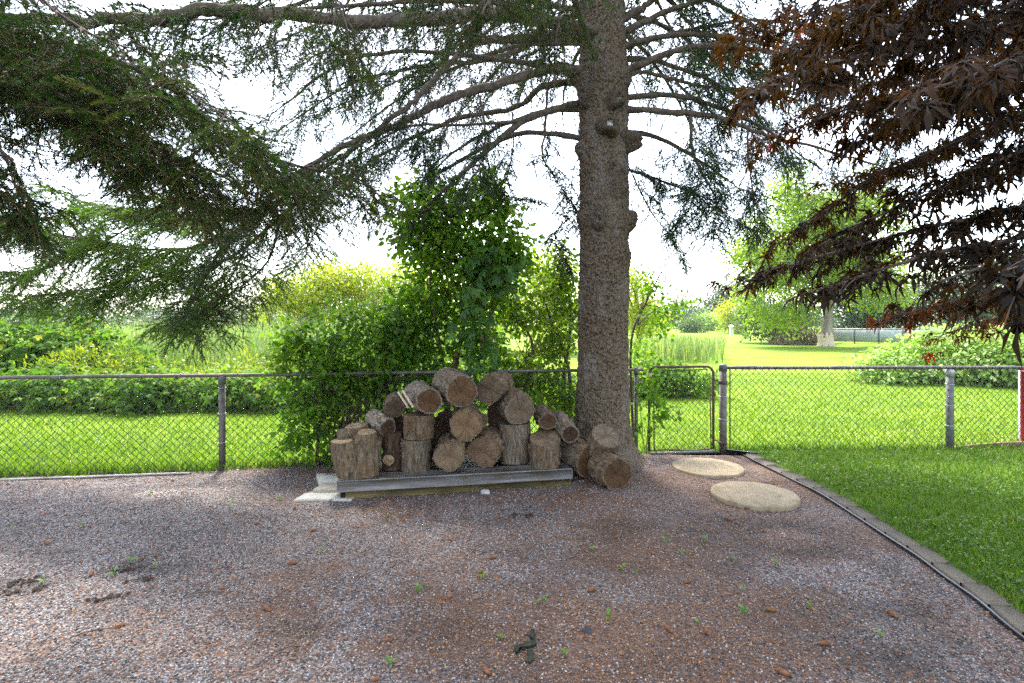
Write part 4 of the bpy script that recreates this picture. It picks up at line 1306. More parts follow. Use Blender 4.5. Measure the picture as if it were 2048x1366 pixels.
for (kp, w, amp, face) in KN:
    Yk = TY - .30
    q = at(kp[0], kp[1], Yk)
    cz = trunk_c(np.array(q[2]))
    dx = np.clip((q[0] - cz[0]) / .315, -.97, .97)
    ang = -math.acos(dx)                                   # on the camera's side of the trunk
    # shift points within reach outwards along the knot direction
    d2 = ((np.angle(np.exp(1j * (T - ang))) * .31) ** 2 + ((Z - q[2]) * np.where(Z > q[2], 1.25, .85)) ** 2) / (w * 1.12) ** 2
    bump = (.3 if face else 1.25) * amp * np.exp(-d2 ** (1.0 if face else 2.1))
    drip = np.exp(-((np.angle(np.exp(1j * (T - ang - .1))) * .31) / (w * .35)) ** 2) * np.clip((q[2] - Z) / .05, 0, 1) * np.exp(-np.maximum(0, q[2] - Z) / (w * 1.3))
    SHADE_SAP = np.maximum(SHADE_SAP, np.clip(1.05 * np.exp(-d2 * 1.1) * min(1, amp / .09) + .7 * drip * face, 0, 1))  # knob shade painted as a mask, plus real sap streaks below
    P = P + bump[..., None] * np.array([math.cos(ang), math.sin(ang), .18])
    if face:
        knots.append((ang, q[2], amp, w))
mb = MB().add(P.reshape(-1, 3) - np.array([TX, TY, 0]), shell_faces(len(zs), sg), SHADE_SAP.ravel())
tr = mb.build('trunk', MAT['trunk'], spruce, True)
for kq, (ang, z, amp, w) in enumerate(knots):
    c = trunk_c(np.array(z)); d = np.array([math.cos(ang), math.sin(ang), -.12]); d /= np.linalg.norm(d)
    c = c + np.array([math.cos(ang), math.sin(ang), 0]) * .275
    R3 = frames(np.array([[0, 0, 1.]]), d[None])[0]
    n_ = 36
    a = np.linspace(0, 2 * np.pi, n_, endpoint=False)
    A = amp * 1.3 + .03
    prof = [(1.12, -.1), (1.05, .12), (.98, .35), (.88, .62), (.74, .86), (.58, 1.0), (.44, 1.03), (.33, .97), (.26, .86)]
    rings = []
    for q, h in prof:
        k = 1 + .16 * np.sin(2 * a + kq) + .10 * np.sin(3 * a + 2 * kq) + .12 * (vnoise(np.stack([np.cos(a) * 3 + kq, np.sin(a) * 3, 0 * a + h * 3], -1)) - .5)
        droop = -.18 * h * w                               # heavier below, like a drooping lip
        rings.append(np.stack([w * .92 * q * k * np.cos(a), w * 1.05 * q * k * np.sin(a) * np.where(np.sin(a) < 0, 1.25, 1.0) + droop, A * h + .012 * np.sin(5 * a + h * 6)], -1))
    V = np.concatenate(rings)
    o = MB().add(V @ R3.T + c - np.array([TX, TY, 0]), shell_faces(len(prof), n_), .92).build('knot', MAT['trunk'], tr, True)  # dome painted dark to stand for its shading
    last = rings[-1]
    cc = last.mean(0) + [0, 0, -.02]
    V2 = np.concatenate([last * 1.02, cc + (last - cc) * .55 + [0, 0, -.004], [cc + [0, 0, -.012]]])
    j_ = np.arange(n_); k_ = (j_ + 1) % n_
    MB().add(V2 @ R3.T + c - np.array([TX, TY, 0]), [np.stack([j_, k_, n_ + k_, n_ + j_], -1), np.stack([n_ + j_, n_ + k_, np.full(n_, 2 * n_)], -1)]).build('scar', MAT['knot'] if kq != 2 else MAT['pale_scar'], o, True)

MID = [make_spray(100 + k, .30, 6, .022, .0066, .0060, 2, .0022) for k in range(5)]
B = Bough(MID, 11, .54)
LIMBS = [
    # left side
    ([(1150, 208, 6.6), (1048, 242, 6.5), (956, 318, 6.5), (887, 381, 6.6), (830, 440, 6.8)], .048, .016, dict(t_bare=.55, gap=.3, slen=.5, hang=.9, bare_gap=.3)),
    ([(1048, 242, 6.5), (930, 250, 6.2), (810, 255, 5.9), (690, 330, 5.7)], .019, .008, dict(t_bare=.65, gap=.2, slen=.5, hang=.6, bare_gap=.12)),
    ([(1160, 140, 6.5), (1103, 139, 6.3), (956, 179, 5.8), (883, 205, 5.6), (799, 249, 5.4), (700, 289, 5.2), (600, 345, 5.1), (520, 420, 5.1), (430, 520, 5.1), (380, 610, 5.1)], .055, .012, dict(t_bare=.62, gap=.12, slen=.75, hang=.5, bare_gap=.09)),
    ([(1170, 165, 6.8), (1088, 172, 6.8), (1029, 216, 7.0), (912, 238, 7.3), (780, 300, 7.6), (690, 360, 7.8), (600, 430, 8.0)], .045, .012, dict(t_bare=.5, gap=.18, slen=.7, hang=.6, bare_gap=.12)),
    ([(1170, 73, 6.5), (1050, 78, 6.0), (956, 80, 5.5), (934, 90, 5.4), (846, 183, 5.2), (799, 225, 5.1), (700, 300, 5.0), (640, 345, 5.0)], .05, .012, dict(t_bare=.7, gap=.14, slen=.55, hang=.6, bare_gap=.08)),
    ([(1190, 60, 6.4), (1000, 30, 5.6), (865, 37, 5.0), (740, 42, 4.6), (550, 28, 4.2), (420, 20, 4.0), (300, 38, 3.9), (150, 40, 3.8), (0, 36, 3.7), (-250, 30, 3.6)], .065, .03, dict(t_bare=.62, gap=.2, slen=.6, hang=.6, bare_gap=.09)),
    ([(1120, 60, 7.0), (980, 120, 7.2), (860, 130, 7.5), (700, 170, 7.8), (560, 260, 8.2)], .04, .01, dict(t_bare=.4, gap=.16, slen=.8, hang=.7, bare_gap=.14)),
    ([(1150, 20, 6.8), (1000, -10, 7.0), (860, 10, 7.3), (720, 60, 7.6), (600, 130, 8.0)], .04, .01, dict(t_bare=.3, gap=.16, slen=.8, hang=.7, bare_gap=.14)),
    ([(300, 38, 3.9), (262, 70, 4.0), (300, 110, 4.2), (360, 190, 4.5)], .02, .006, dict(t_bare=.3, gap=.15, slen=.4, hang=.6, bare_gap=.1)),
    # hanging twigs under the left limbs
    ([(1095, 175, 6.8), (1090, 260, 6.8), (1085, 310, 6.8), (1105, 350, 6.8), (1140, 400, 6.8)], .014, .005, dict(t_bare=.35, gap=.15, slen=.36, hang=.25)),
    ([(1025, 225, 7.0), (1027, 290, 7.0), (1015, 350, 7.0), (1000, 400, 7.0)], .012, .004, dict(t_bare=.2, gap=.13, slen=.34, hang=.3)),
    ([(960, 190, 5.8), (970, 270, 5.8), (960, 330, 5.8), (935, 370, 5.8)], .010, .004, dict(t_bare=.25, gap=.14, slen=.25, hang=.4)),
    ([(900, 240, 7.3), (880, 290, 7.3), (860, 340, 7.2)], .010, .004, dict(t_bare=.1, gap=.12, slen=.22, hang=.6)),
    ([(850, 210, 5.2), (846, 262, 5.2), (850, 310, 5.2)], .008, .004, dict(t_bare=.2, gap=.09, slen=.22, hang=.6)),
    ([(960, 270, 7.2), (1000, 380, 7.3), (1060, 400, 7.4)], .010, .004, dict(t_bare=.2, gap=.14, slen=.36, hang=.3)),
    # right side
    ([(1240, 40, 6.6), (1285, 15, 6.6), (1330, -20, 6.5), (1430, -90, 6.4)], .05, .03, dict(t_bare=.6, gap=.3, slen=.6, hang=.5)),
    ([(1250, 62, 6.6), (1330, 25, 6.5), (1395, 2, 6.4), (1510, -40, 6.2)], .045, .022, dict(t_bare=.45, gap=.2, slen=.6, hang=.6, bare_gap=.3)),
    ([(1255, 92, 6.7), (1320, 74, 6.9), (1395, 56, 7.2), (1520, 40, 7.6), (1650, 60, 8.0)], .038, .012, dict(t_bare=.3, gap=.17, slen=.7, hang=.6, bare_gap=.3)),
    ([(1235, 155, 6.5), (1285, 128, 6.3), (1340, 106, 6.2), (1400, 92, 6.1), (1480, 95, 6.0), (1570, 110, 5.9), (1690, 150, 5.8)], .048, .014, dict(t_bare=.35, gap=.2, slen=.55, hang=.75, bare_gap=.3)),
    ([(1243, 185, 6.7), (1262, 150, 6.8), (1300, 146, 6.9), (1400, 172, 7.1), (1480, 178, 7.3), (1600, 200, 7.6)], .034, .010, dict(t_bare=.4, gap=.17, slen=.55, hang=.8, bare_gap=.3)),
    ([(1350, 163, 7.0), (1390, 200, 7.0), (1430, 235, 7.0), (1445, 310, 7.0)], .018, .005, dict(t_bare=.35, gap=.14, slen=.4, hang=.5)),
    ([(1240, 218, 6.6), (1330, 223, 6.5), (1400, 229, 6.5), (1440, 235, 6.4), (1490, 255, 6.4), (1540, 272, 6.4), (1650, 300, 6.4), (1770, 335, 6.5)], .042, .010, dict(t_bare=.5, gap=.2, slen=.45, hang=.9, bare_gap=.25)),
    ([(1382, 232, 6.5), (1385, 300, 6.5), (1412, 360, 6.5), (1432, 400, 6.5), (1428, 470, 6.5)], .020, .005, dict(t_bare=.12, gap=.085, slen=.5, hang=.3)),
    ([(1412, 360, 6.5), (1380, 390, 6.5), (1360, 440, 6.5)], .010, .004, dict(t_bare=.05, gap=.08, slen=.42, hang=.3)),
    ([(1495, 258, 6.4), (1497, 320, 6.4), (1505, 380, 6.4), (1510, 450, 6.4)], .012, .004, dict(t_bare=.1, gap=.085, slen=.46, hang=.35)),
    ([(1300, 225, 6.6), (1305, 300, 6.7), (1318, 350, 6.7)], .006, .003, dict(t_bare=.5, gap=.2, slen=.25, hang=.4)),
    ([(1243, 335, 6.8), (1322, 362, 7.0), (1390, 390, 7.2), (1440, 430, 7.4)], .022, .006, dict(t_bare=.10, gap=.17, slen=.5, hang=.4)),
    ([(1240, 300, 7.0), (1300, 420, 7.2), (1340, 470, 7.2), (1360, 510, 7.2)], .012, .004, dict(t_bare=.25, gap=.16, slen=.38, hang=.35)),
    ([(1155, 320, 6.8), (1142, 380, 6.9), (1150, 440, 7.0)], .010, .004, dict(t_bare=.2, gap=.15, slen=.26, hang=.3)),
    ([(1160, 420, 7.1), (1110, 470, 7.2), (1130, 520, 7.2)], .008, .003, dict(t_bare=.3, gap=.13, slen=.22, hang=.3)),
    # boughs seen further right, behind the maple
    ([(1700, 150, 7.5), (1760, 220, 7.4), (1790, 280, 7.2), (1760, 340, 7.2)], .016, .005, dict(t_bare=.2, gap=.12, slen=.5, hang=.5)),
]
for ctrl, r0, r1, kw in LIMBS:
    C = [at(*c) for c in ctrl]
    if abs(C[0][0] - TX) < .5:                          # limbs spring from inside the trunk
        c = trunk_c(np.array(C[0][2]))
        C.insert(0, c + (C[0] - c) * .45 + [0, 0, -.02])
    B.limb(C, r0 * 1.15, r1, spruce, off=1, **kw)
g = np.random.default_rng(21)
for z, a, l in [(3.9, 2.9, 3.6), (4.3, 2.5, 3.4), (4.6, 3.3, 4.0), (5.1, 2.7, 4.0), (5.4, 1.7, 3.0), (5.5, 2.3, 3.6), (5.9, 3.0, 4.4), (6.0, 1.2, 3.0), (5.3, .9, 3.2), (4.9, .5, 3.4), (5.8, .3, 3.6), (4.4, .25, 3.2), (4.0, .6, 2.8), (5.0, -.1, 3.0), (5.5, .65, 3.4), (5.0, 3.6, 4.4), (5.5, 3.9, 4.2), (5.7, 2.6, 4.4), (6.2, 2.0, 4.2)]:
    d = np.array([math.cos(a), math.sin(a), 0]); o = trunk_c(np.array(z))
    C = [o, o + d * l * .3 + [0, 0, .05 * l], o + d * l * .65 + [0, 0, -.02 * l] + g.normal(0, .1, 3), o + d * l + [0, 0, -.16 * l] + g.normal(0, .12, 3)]
    B.limb(C, .042, .008, spruce, t_bare=.38, gap=.26, slen=.75, hang=.8, tone=.5, off=1, bare_gap=.22)
B.finish(spruce, MAT['spruce'])

# the leafy outer boughs that hang over the left fence, with stronger light painted into their needles
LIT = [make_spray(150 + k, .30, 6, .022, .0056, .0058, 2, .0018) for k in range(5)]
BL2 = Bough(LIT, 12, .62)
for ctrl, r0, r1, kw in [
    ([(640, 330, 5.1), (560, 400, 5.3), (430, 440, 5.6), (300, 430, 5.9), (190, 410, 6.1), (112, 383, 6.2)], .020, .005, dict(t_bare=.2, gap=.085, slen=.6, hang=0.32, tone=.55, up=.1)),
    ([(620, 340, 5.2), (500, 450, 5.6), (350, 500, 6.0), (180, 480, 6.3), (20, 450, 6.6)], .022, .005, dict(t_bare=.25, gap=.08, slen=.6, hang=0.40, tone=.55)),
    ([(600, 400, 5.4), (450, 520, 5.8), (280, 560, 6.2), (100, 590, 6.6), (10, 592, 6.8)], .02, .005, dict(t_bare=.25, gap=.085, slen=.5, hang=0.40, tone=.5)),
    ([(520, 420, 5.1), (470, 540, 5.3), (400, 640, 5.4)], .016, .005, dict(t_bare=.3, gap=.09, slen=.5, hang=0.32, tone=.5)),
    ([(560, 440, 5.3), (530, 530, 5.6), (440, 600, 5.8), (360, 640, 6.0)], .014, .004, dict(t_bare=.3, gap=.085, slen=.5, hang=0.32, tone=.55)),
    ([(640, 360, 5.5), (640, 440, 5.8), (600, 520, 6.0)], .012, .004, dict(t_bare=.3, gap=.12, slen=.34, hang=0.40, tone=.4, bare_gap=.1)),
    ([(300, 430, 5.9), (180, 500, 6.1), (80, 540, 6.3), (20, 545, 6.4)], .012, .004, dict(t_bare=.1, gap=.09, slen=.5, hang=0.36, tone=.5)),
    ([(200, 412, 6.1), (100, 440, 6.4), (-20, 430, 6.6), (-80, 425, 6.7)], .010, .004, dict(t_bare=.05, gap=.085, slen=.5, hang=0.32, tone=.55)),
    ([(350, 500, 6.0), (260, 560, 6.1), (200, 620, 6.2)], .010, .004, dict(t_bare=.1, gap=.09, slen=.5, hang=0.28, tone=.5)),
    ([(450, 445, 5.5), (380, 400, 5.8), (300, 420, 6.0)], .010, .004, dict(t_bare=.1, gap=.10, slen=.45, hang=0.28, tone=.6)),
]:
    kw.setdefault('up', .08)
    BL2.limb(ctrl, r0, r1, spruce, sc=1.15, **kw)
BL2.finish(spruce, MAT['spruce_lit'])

# boughs of the same tree that reach out over the camera
NEAR = [make_spray(200 + k, .30, 6, .021, .0025, .0042, 3, .0017) for k in range(6)]
BN = Bough(NEAR, 13, .8)
for ctrl, r0, r1, kw in [
    ([(1190, 113, 6.35), (1165, 50, 5.9), (1130, -60, 5.0), (1080, -130, 4.0), (1010, -60, 3.4), (965, 30, 3.2)], .045, .010, dict(t_bare=.72, gap=.075, slen=.42, hang=.75, tone=.5)),
    ([(1150, -200, 4.4), (1110, -60, 3.8), (1120, 20, 3.6), (1110, 90, 3.5)], .012, .004, dict(t_bare=.4, gap=.09, slen=.34, hang=.7, tone=.5)),
    ([(900, -180, 4.0), (870, -60, 3.6), (880, 30, 3.5)], .012, .004, dict(t_bare=.4, gap=.10, slen=.30, hang=.8, tone=.5)),
    ([(560, -120, 3.8), (640, -40, 3.5), (690, 40, 3.4), (700, 130, 3.4)], .012, .004, dict(t_bare=.4, gap=.09, slen=.38, hang=.8, tone=.6)),
    ([(700, -120, 3.6), (560, -20, 3.8), (480, 40, 4.0)], .012, .004, dict(t_bare=.4, gap=.10, slen=.36, hang=.6, tone=.5)),
]:
    BN.limb(ctrl, r0, r1, spruce, **kw)
BN.finish(spruce, MAT['spruce_near'])

# upper crown, above the frame: whorls of boughs that shade the yard
COARSE = [make_spray(300 + k, .62, 6, .06, .022, .026, 2, .006) for k in range(3)]
BU = Bough(COARSE, 14)
g = np.random.default_rng(5)
z = 6.3
while z < 17.5:
    rad = 4.6 * (1 - (z - 5.5) / 13.5) + .3
    for q in range(6):
        a = q * math.pi / 3 + g.random() * .8 + z
        if z < 8.2 and math.sin(a) > .1 and rad > 1.6 and g.random() < .35: continue
        d = np.array([math.cos(a), math.sin(a), 0])
        o = trunk_c(np.array(z))
        l = rad * g.uniform(.8, 1.1)
        if math.sin(a) < -.2 and g.random() < .7: continue      # unseen yard-side boughs dropped to let sky light in
        if math.sin(a) > .25 and z < 11: l = min(l, 3.0)      # unseen field-side boughs shortened to let sun reach the shrubs
        ctrl = [o, o + d * l * .4 + [0, 0, -.05 * l], o + d * l * .75 + [0, 0, -.18 * l], o + d * l + [0, 0, -.2 * l]]
        BU.limb(ctrl, .05 * (1 - (z - 5) / 16), .008, spruce, t_bare=.22, gap=.30, slen=1.05, hang=.4, sgap=.30, sc=1.1, tone=.5, off=1)
    z += .62
BU.finish(spruce, MAT['spruce'])

# ---- second spruce: stands just outside the frame on the left, its boughs hang in
sp2 = thing('spruce_tree', 'dark spruce outside the left edge whose drooping boughs fill the upper left', 'tree', (-4.9, 2.7, 0))
P = np.array([(0, 0, -.1), (0, 0, .2), (.02, 0, 2), (.0, .03, 5), (0, 0, 9)])
MB().tube(spline(P, 30), np.linspace(.27, .05, 30), 20, var=0.0).build('trunk', MAT['trunk'], sp2, True)
BS = Bough(NEAR, 15, .95)
for ctrl, r0, r1, kw in [
    ([(-1050, -200, 2.7), (-500, -150, 2.6), (-150, 0, 2.6), (100, 80, 2.6), (300, 150, 2.7), (420, 240, 2.8), (560, 320, 2.9), (680, 350, 3.0), (735, 372, 3.05)], .035, .006, dict(t_bare=.42, gap=.06, slen=.5, hang=0.49, tone=.45)),
    ([(-950, -100, 2.6), (-400, -50, 2.4), (-100, 60, 2.4), (80, 170, 2.4), (230, 250, 2.5), (330, 320, 2.55), (390, 390, 2.6)], .03, .006, dict(t_bare=.42, gap=.06, slen=.42, hang=0.45, tone=.4)),
    ([(-900, 0, 2.5), (-300, 100, 2.2), (-90, 210, 2.2), (0, 300, 2.25), (30, 370, 2.3)], .025, .005, dict(t_bare=.5, gap=.07, slen=.34, hang=0.45, tone=.4)),
    ([(-1000, -200, 3.0), (-300, -100, 3.2), (0, 80, 3.2), (200, 130, 3.3), (330, 200, 3.4), (500, 300, 3.5), (610, 360, 3.6)], .03, .006, dict(t_bare=.42, gap=.065, slen=.55, hang=0.52, tone=.4)),
    ([(-900, -100, 2.8), (-200, 0, 2.9), (60, 110, 2.9), (200, 200, 3.0), (300, 290, 3.0), (440, 350, 3.1), (520, 400, 3.1)], .03, .006, dict(t_bare=.42, gap=.06, slen=.5, hang=0.52, tone=.4)),
    ([(-800, -50, 3.0), (-150, 60, 3.2), (60, 180, 3.3), (180, 260, 3.4), (260, 300, 3.4)], .02, .005, dict(t_bare=.42, gap=.07, slen=.42, hang=0.45, tone=.3)),
    ([(-900, -260, 3.2), (-100, -120, 3.2), (120, 30, 3.1), (240, 90, 3.1), (380, 120, 3.2)], .02, .005, dict(t_bare=.42, gap=.075, slen=.45, hang=0.38, tone=.4)),
    ([(300, 150, 2.7), (270, 200, 2.55), (215, 235, 2.4)], .008, .003, dict(t_bare=.05, gap=.06, slen=.25, hang=0.30, tone=.65)),
    ([(420, 240, 2.8), (400, 300, 2.7), (330, 330, 2.55)], .008, .003, dict(t_bare=.05, gap=.06, slen=.28, hang=0.38, tone=.6)),
    ([(-800, 0, 2.7), (-200, 80, 2.7), (20, 160, 2.6), (120, 230, 2.6), (200, 300, 2.6)], .02, .005, dict(t_bare=.42, gap=.055, slen=.45, hang=.5, tone=.3)),
    ([(-700, -100, 2.5), (-200, -20, 2.5), (0, 60, 2.5), (120, 110, 2.5), (220, 150, 2.5)], .02, .005, dict(t_bare=.42, gap=.055, slen=.42, hang=.5, tone=.35)),
    ([(-900, -60, 3.4), (-200, 40, 3.6), (80, 150, 3.7), (220, 230, 3.8), (340, 310, 3.8), (430, 380, 3.8)], .02, .005, dict(t_bare=.42, gap=.065, slen=.55, hang=.6, tone=.3)),
    ([(-600, 200, 2.4), (-200, 270, 2.4), (-40, 340, 2.4), (20, 410, 2.4)], .015, .004, dict(t_bare=.4, gap=.06, slen=.3, hang=.6, tone=.35)),
    ([(300, 150, 2.7), (380, 190, 2.6), (470, 250, 2.55), (520, 300, 2.55)], .008, .003, dict(t_bare=.05, gap=.06, slen=.3, hang=.5, tone=.65)),
    ([(560, 320, 2.9), (590, 380, 2.9), (600, 420, 2.9)], .006, .003, dict(t_bare=.05, gap=.06, slen=.26, hang=0.45, tone=.5)),
]:
    BS.limb(ctrl, r0 * .55, r1 * .7, sp2, up=.22, **kw)
BS.finish(sp2, MAT['spruce_near'])
BU2 = Bough(COARSE, 16)
z = 5.2
while z < 9:
    for q in range(5):
        a = q * 1.257 + z
        d = np.array([math.cos(a), math.sin(a), 0]); o = np.array([-4.9, 2.7, z]); l = 2.2 * (1.15 - (z - 5) / 4.5)
        BU2.limb([o, o + d * l * .5 + [0, 0, -.1 * l], o + d * l + [0, 0, -.3 * l]], .035, .008, sp2, t_bare=.3, gap=.42, slen=.8, hang=.4, sgap=.36, off=1)
    z += .8
BU2.finish(sp2, MAT['spruce_near'])
ORD = ['first', 'second', 'third', 'fourth', 'fifth', 'sixth', 'seventh', 'eighth', 'ninth', 'tenth', 'eleventh', 'twelfth', 'thirteenth', 'fourteenth', 'fifteenth', 'sixteenth', 'seventeenth', 'eighteenth', 'nineteenth', 'twentieth',
       'twenty-first', 'twenty-second', 'twenty-third', 'twenty-fourth', 'twenty-fifth']
def placed(pts, bands):
    """for each photo point: (its rank from the left within its band, the band's words)"""
    out = [None] * len(pts)
    for lo, hi, words_ in bands:
        ids = sorted([i for i, p in enumerate(pts) if lo <= p[1] < hi], key=lambda i: pts[i][0])
        for r_, i in enumerate(ids):
            out[i] = (ORD[r_], words_)
    return out
# ------------------------------------------------------------------ leaves
def fold_leaf(w=.30, tip=-.14, fold=.07):
    V = np.array([(0, 0, 0), (w * .92, .28, fold), (w * .85, .58, fold * .7), (0, 1, tip), (-w * .85, .58, fold * .7), (-w * .92, .28, fold), (0, .48, -.01)])
    F = np.array([(0, 1, 6), (1, 2, 6), (2, 3, 6), (3, 4, 6), (4, 5, 6), (5, 0, 6)])
    return V, F
OVATE = fold_leaf(.33)
NARROW = fold_leaf(.16, -.2, .04)
def quad_leaf(w=.34):
    return np.array([(0, 0, 0), (w, .5, .06), (0, 1, -.1), (-w, .5, .06)]), np.array([(0, 1, 2), (0, 2, 3)])
QUAD = quad_leaf()
def compound(leaflets, base):
    V, F, n = [], [], 0
    for (ang, l, off) in leaflets:
        c, s = math.cos(ang), math.sin(ang)
        R = np.array([[c, s, 0], [-s, c, 0], [0, 0, 1]])
        v = base[0] * l @ R.T + np.array(off)
        v[:, 2] -= .22 * (v[:, 0] ** 2 + v[:, 1] ** 2)
        V.append(v); F.append(base[1] + n); n += len(v)
    return np.concatenate(V), np.concatenate(F)
FIVE = compound([(0, 1, (0, 0, 0)), (.75, .85, (0, 0, 0)), (-.75, .85, (0, 0, 0)), (1.7, .62, (0, 0, 0)), (-1.7, .62, (0, 0, 0))], fold_leaf(.26))
THREE = compound([(0, 1, (0, .12, 0)), (1.15, .8, (0, 0, 0)), (-1.15, .8, (0, 0, 0))], fold_leaf(.34))
SPRIG = compound([(0, 1, (0, .5, 0)), (.9, .8, (0, .1, 0)), (-.9, .8, (0, .2, 0)), (.8, .75, (0, .45, 0)), (-.8, .75, (0, .35, 0))], QUAD)

def apparent(pos, size):
    """how large a leaf shows, 0 outside the frame"""
    Y = np.maximum(pos[:, 1], .1)
    px = CX + pos[:, 0] / Y * FPX; py = HY - (pos[:, 2] - CAM_H) / Y * FPX
    ok = (pos[:, 1] > .2) & (px > 0) & (px < 2048) & (py > 0) & (py < 1366)
    return np.where(ok, size / Y, 0)

def blob_points(blobs, n, bias=2.0, g=None):
    g = g or RNG
    w = np.array([np.prod(b[1]) ** .8 for b in blobs]); w = w / w.sum()
    k = g.choice(len(blobs), n, p=w)
    d = norm(g.normal(size=(n, 3)))
    r = g.random(n) ** (1 / bias / 1.4)
    C = np.array([b[0] for b in blobs]); S = np.array([b[1] for b in blobs])
    return C[k] + d * r[:, None] * S[k], d

def leafy(parent, blobs, n, size, mat, leaf=OVATE, per=9, sig=.09, thresh=.0, nscale=2.2, nparts=0, part='leaf', name='foliage', up=.7, droop=.35, zmin=0.0, zsq=.7, seed=1, bias=2.0, avoid=None, tone=None):
    """leaves in small sprays through the volume of a few uneven lobes, with gaps"""
    g = np.random.default_rng(seed)
    nc = int(n / per * (1.6 if thresh else 1.0))
    P, D = blob_points(blobs, nc, bias, g)
    if thresh:
        k = vnoise(P * nscale + seed * 7.1) > thresh
        P, D = P[k], D[k]
    k = P[:, 2] > zmin
    P, D = P[k], D[k]
    ct = g.normal(.5, .16, len(P)) + .3 * (vnoise(P * 1.3 + seed) - .5)
    idx = np.repeat(np.arange(len(P)), per)
    off = g.normal(size=(len(idx), 3)) * sig * np.array([1, 1, zsq])
    pos = P[idx] + off
    k = pos[:, 2] > zmin
    if avoid is not None:
        k &= ~avoid(pos)
    idx, pos, off = idx[k], pos[k], off[k]
    m = len(pos)
    d = D[idx] * .45 + norm(off) * .5 + g.normal(size=(m, 3)) * .5 + np.array([0, 0, -droop])
    nn = np.array([0, 0, up]) + D[idx] * .45 + g.normal(size=(m, 3)) * .45
    R = frames(d, nn)
    s = size * g.uniform(.6, 1.25, m)
    var = np.clip(ct[idx] + g.normal(0, .13, m), 0, 1)
    c0 = np.array(parent.matrix_world.translation)
    if tone is not None:
        var = np.clip(var + tone(pos), 0, 1)
    rest = np.ones(m, bool)
    if nparts:
        ap = apparent(pos, s)
        top = np.argsort(-ap)[:nparts]
        top = top[ap[top] > 0]
        rest[top] = False
        variants = []
        for q in range(5):
            v = .2 + .15 * q + .05
            variants.append(MB().add(leaf[0], leaf[1], v).mesh(part, mat))
        for i in top:
            put(variants[int(np.clip((var[i] - .2) / .15, 0, 4))], part, parent, pos[i] - c0, R[i], float(s[i]))
    V, F, v = scatter(leaf, pos[rest] - c0, R[rest], s[rest], var[rest])
    if len(V):
        tag(MB().add(V, F, v).build(name, mat, parent), kind='stuff')
    return P

def stems(parent, base, tips, r0=.015, name='stem', mat='stem', bend=.12, joined=False, seed=3):
    g = np.random.default_rng(seed)
    c0 = np.array(parent.matrix_world.translation)
    mbj = MB()
    for t_ in tips:
        b = np.array(base, float) if np.ndim(base) == 1 else np.array(base[g.integers(len(base))], float)
        t_ = np.array(t_, float)
        L = np.linalg.norm(t_ - b)
        m1 = b + (t_ - b) * .35 + g.normal(0, bend * L * .5, 3) + [0, 0, .06 * L]
        m2 = b + (t_ - b) * .7 + g.normal(0, bend * L * .5, 3) + [0, 0, .04 * L]
        P = spline([b, m1, m2, t_], 14) - c0
        if joined:
            mbj.tube(P[::2], np.linspace(r0, r0 * .3, 7), 4, cap=False)
        else:
            MB().tube(P, np.linspace(r0, r0 * .4, 14) * (1 + .06 * g.normal(size=14)), 8).build(name, MAT[mat], parent, True)
    if joined and mbj.n:
        tag(mbj.build('twigs', MAT[mat], parent), kind='stuff')

def E(px, py, Y, rx, ry, rz):
    """lobe: centre by photo pixel and distance, radii in pixels (across, up) and metres (depth)"""
    return (at(px, py, Y), np.array([rx * Y / FPX, rz, ry * Y / FPX]))

# ---- shrubs growing through the fence behind the log pile
FY = lambda px: float(fence_y((px - CX) * 6.6 / FPX))
sh = thing('shrub', 'dense dark green shrub growing through the fence left of the log pile', 'shrub', (-2.0, 6.75, 0))
bl = [E(640, 740, 6.75, 90, 105, .42), E(620, 850, 6.62, 70, 75, .30), E(720, 700, 6.95, 110, 100, .5), E(800, 640, 7.1, 70, 70, .5), E(740, 820, 6.9, 110, 95, .35), E(575, 690, 6.8, 40, 55, .3), E(850, 720, 7.2, 70, 90, .4)]
tp = leafy(sh, bl, 8200, .078, MAT['shrub_dark'], OVATE, thresh=.31, nscale=3.0, nparts=300, seed=21, zmin=.03)
stems(sh, np.array([(-2.2, 6.72, 0), (-1.9, 6.85, 0), (-1.6, 6.9, 0), (-2.35, 6.6, 0)]), tp[::max(1, len(tp) // 16)][:16], .016)
stems(sh, np.array([(-2.2, 6.72, 0.2), (-1.9, 6.85, .3), (-1.6, 6.9, .3)]), tp[3::max(1, len(tp) // 60)][:60], .006, joined=True, seed=5)

lil = thing('small_tree', 'bushy small tree with heart shaped leaves standing tall behind the logs', 'small tree', (-.75, 7.05, 0))
bl = [E(905, 440, 7.05, 115, 75, .55), E(960, 400, 7.0, 50, 45, .35), E(830, 425, 7.1, 75, 62, .45), E(860, 490, 7.1, 80, 55, .45), E(1020, 500, 7.1, 50, 55, .4), E(1000, 470, 7.1, 55, 60, .45), E(920, 540, 7.1, 90, 80, .5), E(860, 600, 7.15, 60, 60, .4), E(985, 560, 7.2, 60, 80, .45), E(960, 650, 7.3, 60, 60, .4), E(975, 368, 7.0, 26, 30, .2)]
tp = leafy(lil, bl, 5800, .09, MAT['lilac'], OVATE, thresh=.32, nscale=2.6, nparts=300, seed=23, zmin=.4)
c = at(905, 720, 7.05); 
for q, (b, t_) in enumerate([((-.78, 7.05, 0), at(925, 560, 7.05)), ((-.70, 7.08, 0), at(945, 500, 7.1)), ((-.62, 7.1, 0), at(990, 520, 7.15)), ((-.85, 7.08, 0), at(870, 480, 7.1))]):
    stems(lil, np.array(b), [t_], .034 - .004 * q, bend=.06, seed=40 + q)
stems(lil, np.array([at(925, 590, 7.05), at(945, 540, 7.1), at(880, 530, 7.1)]), tp[::max(1, len(tp) // 70)][:70], .007, joined=True, seed=7)

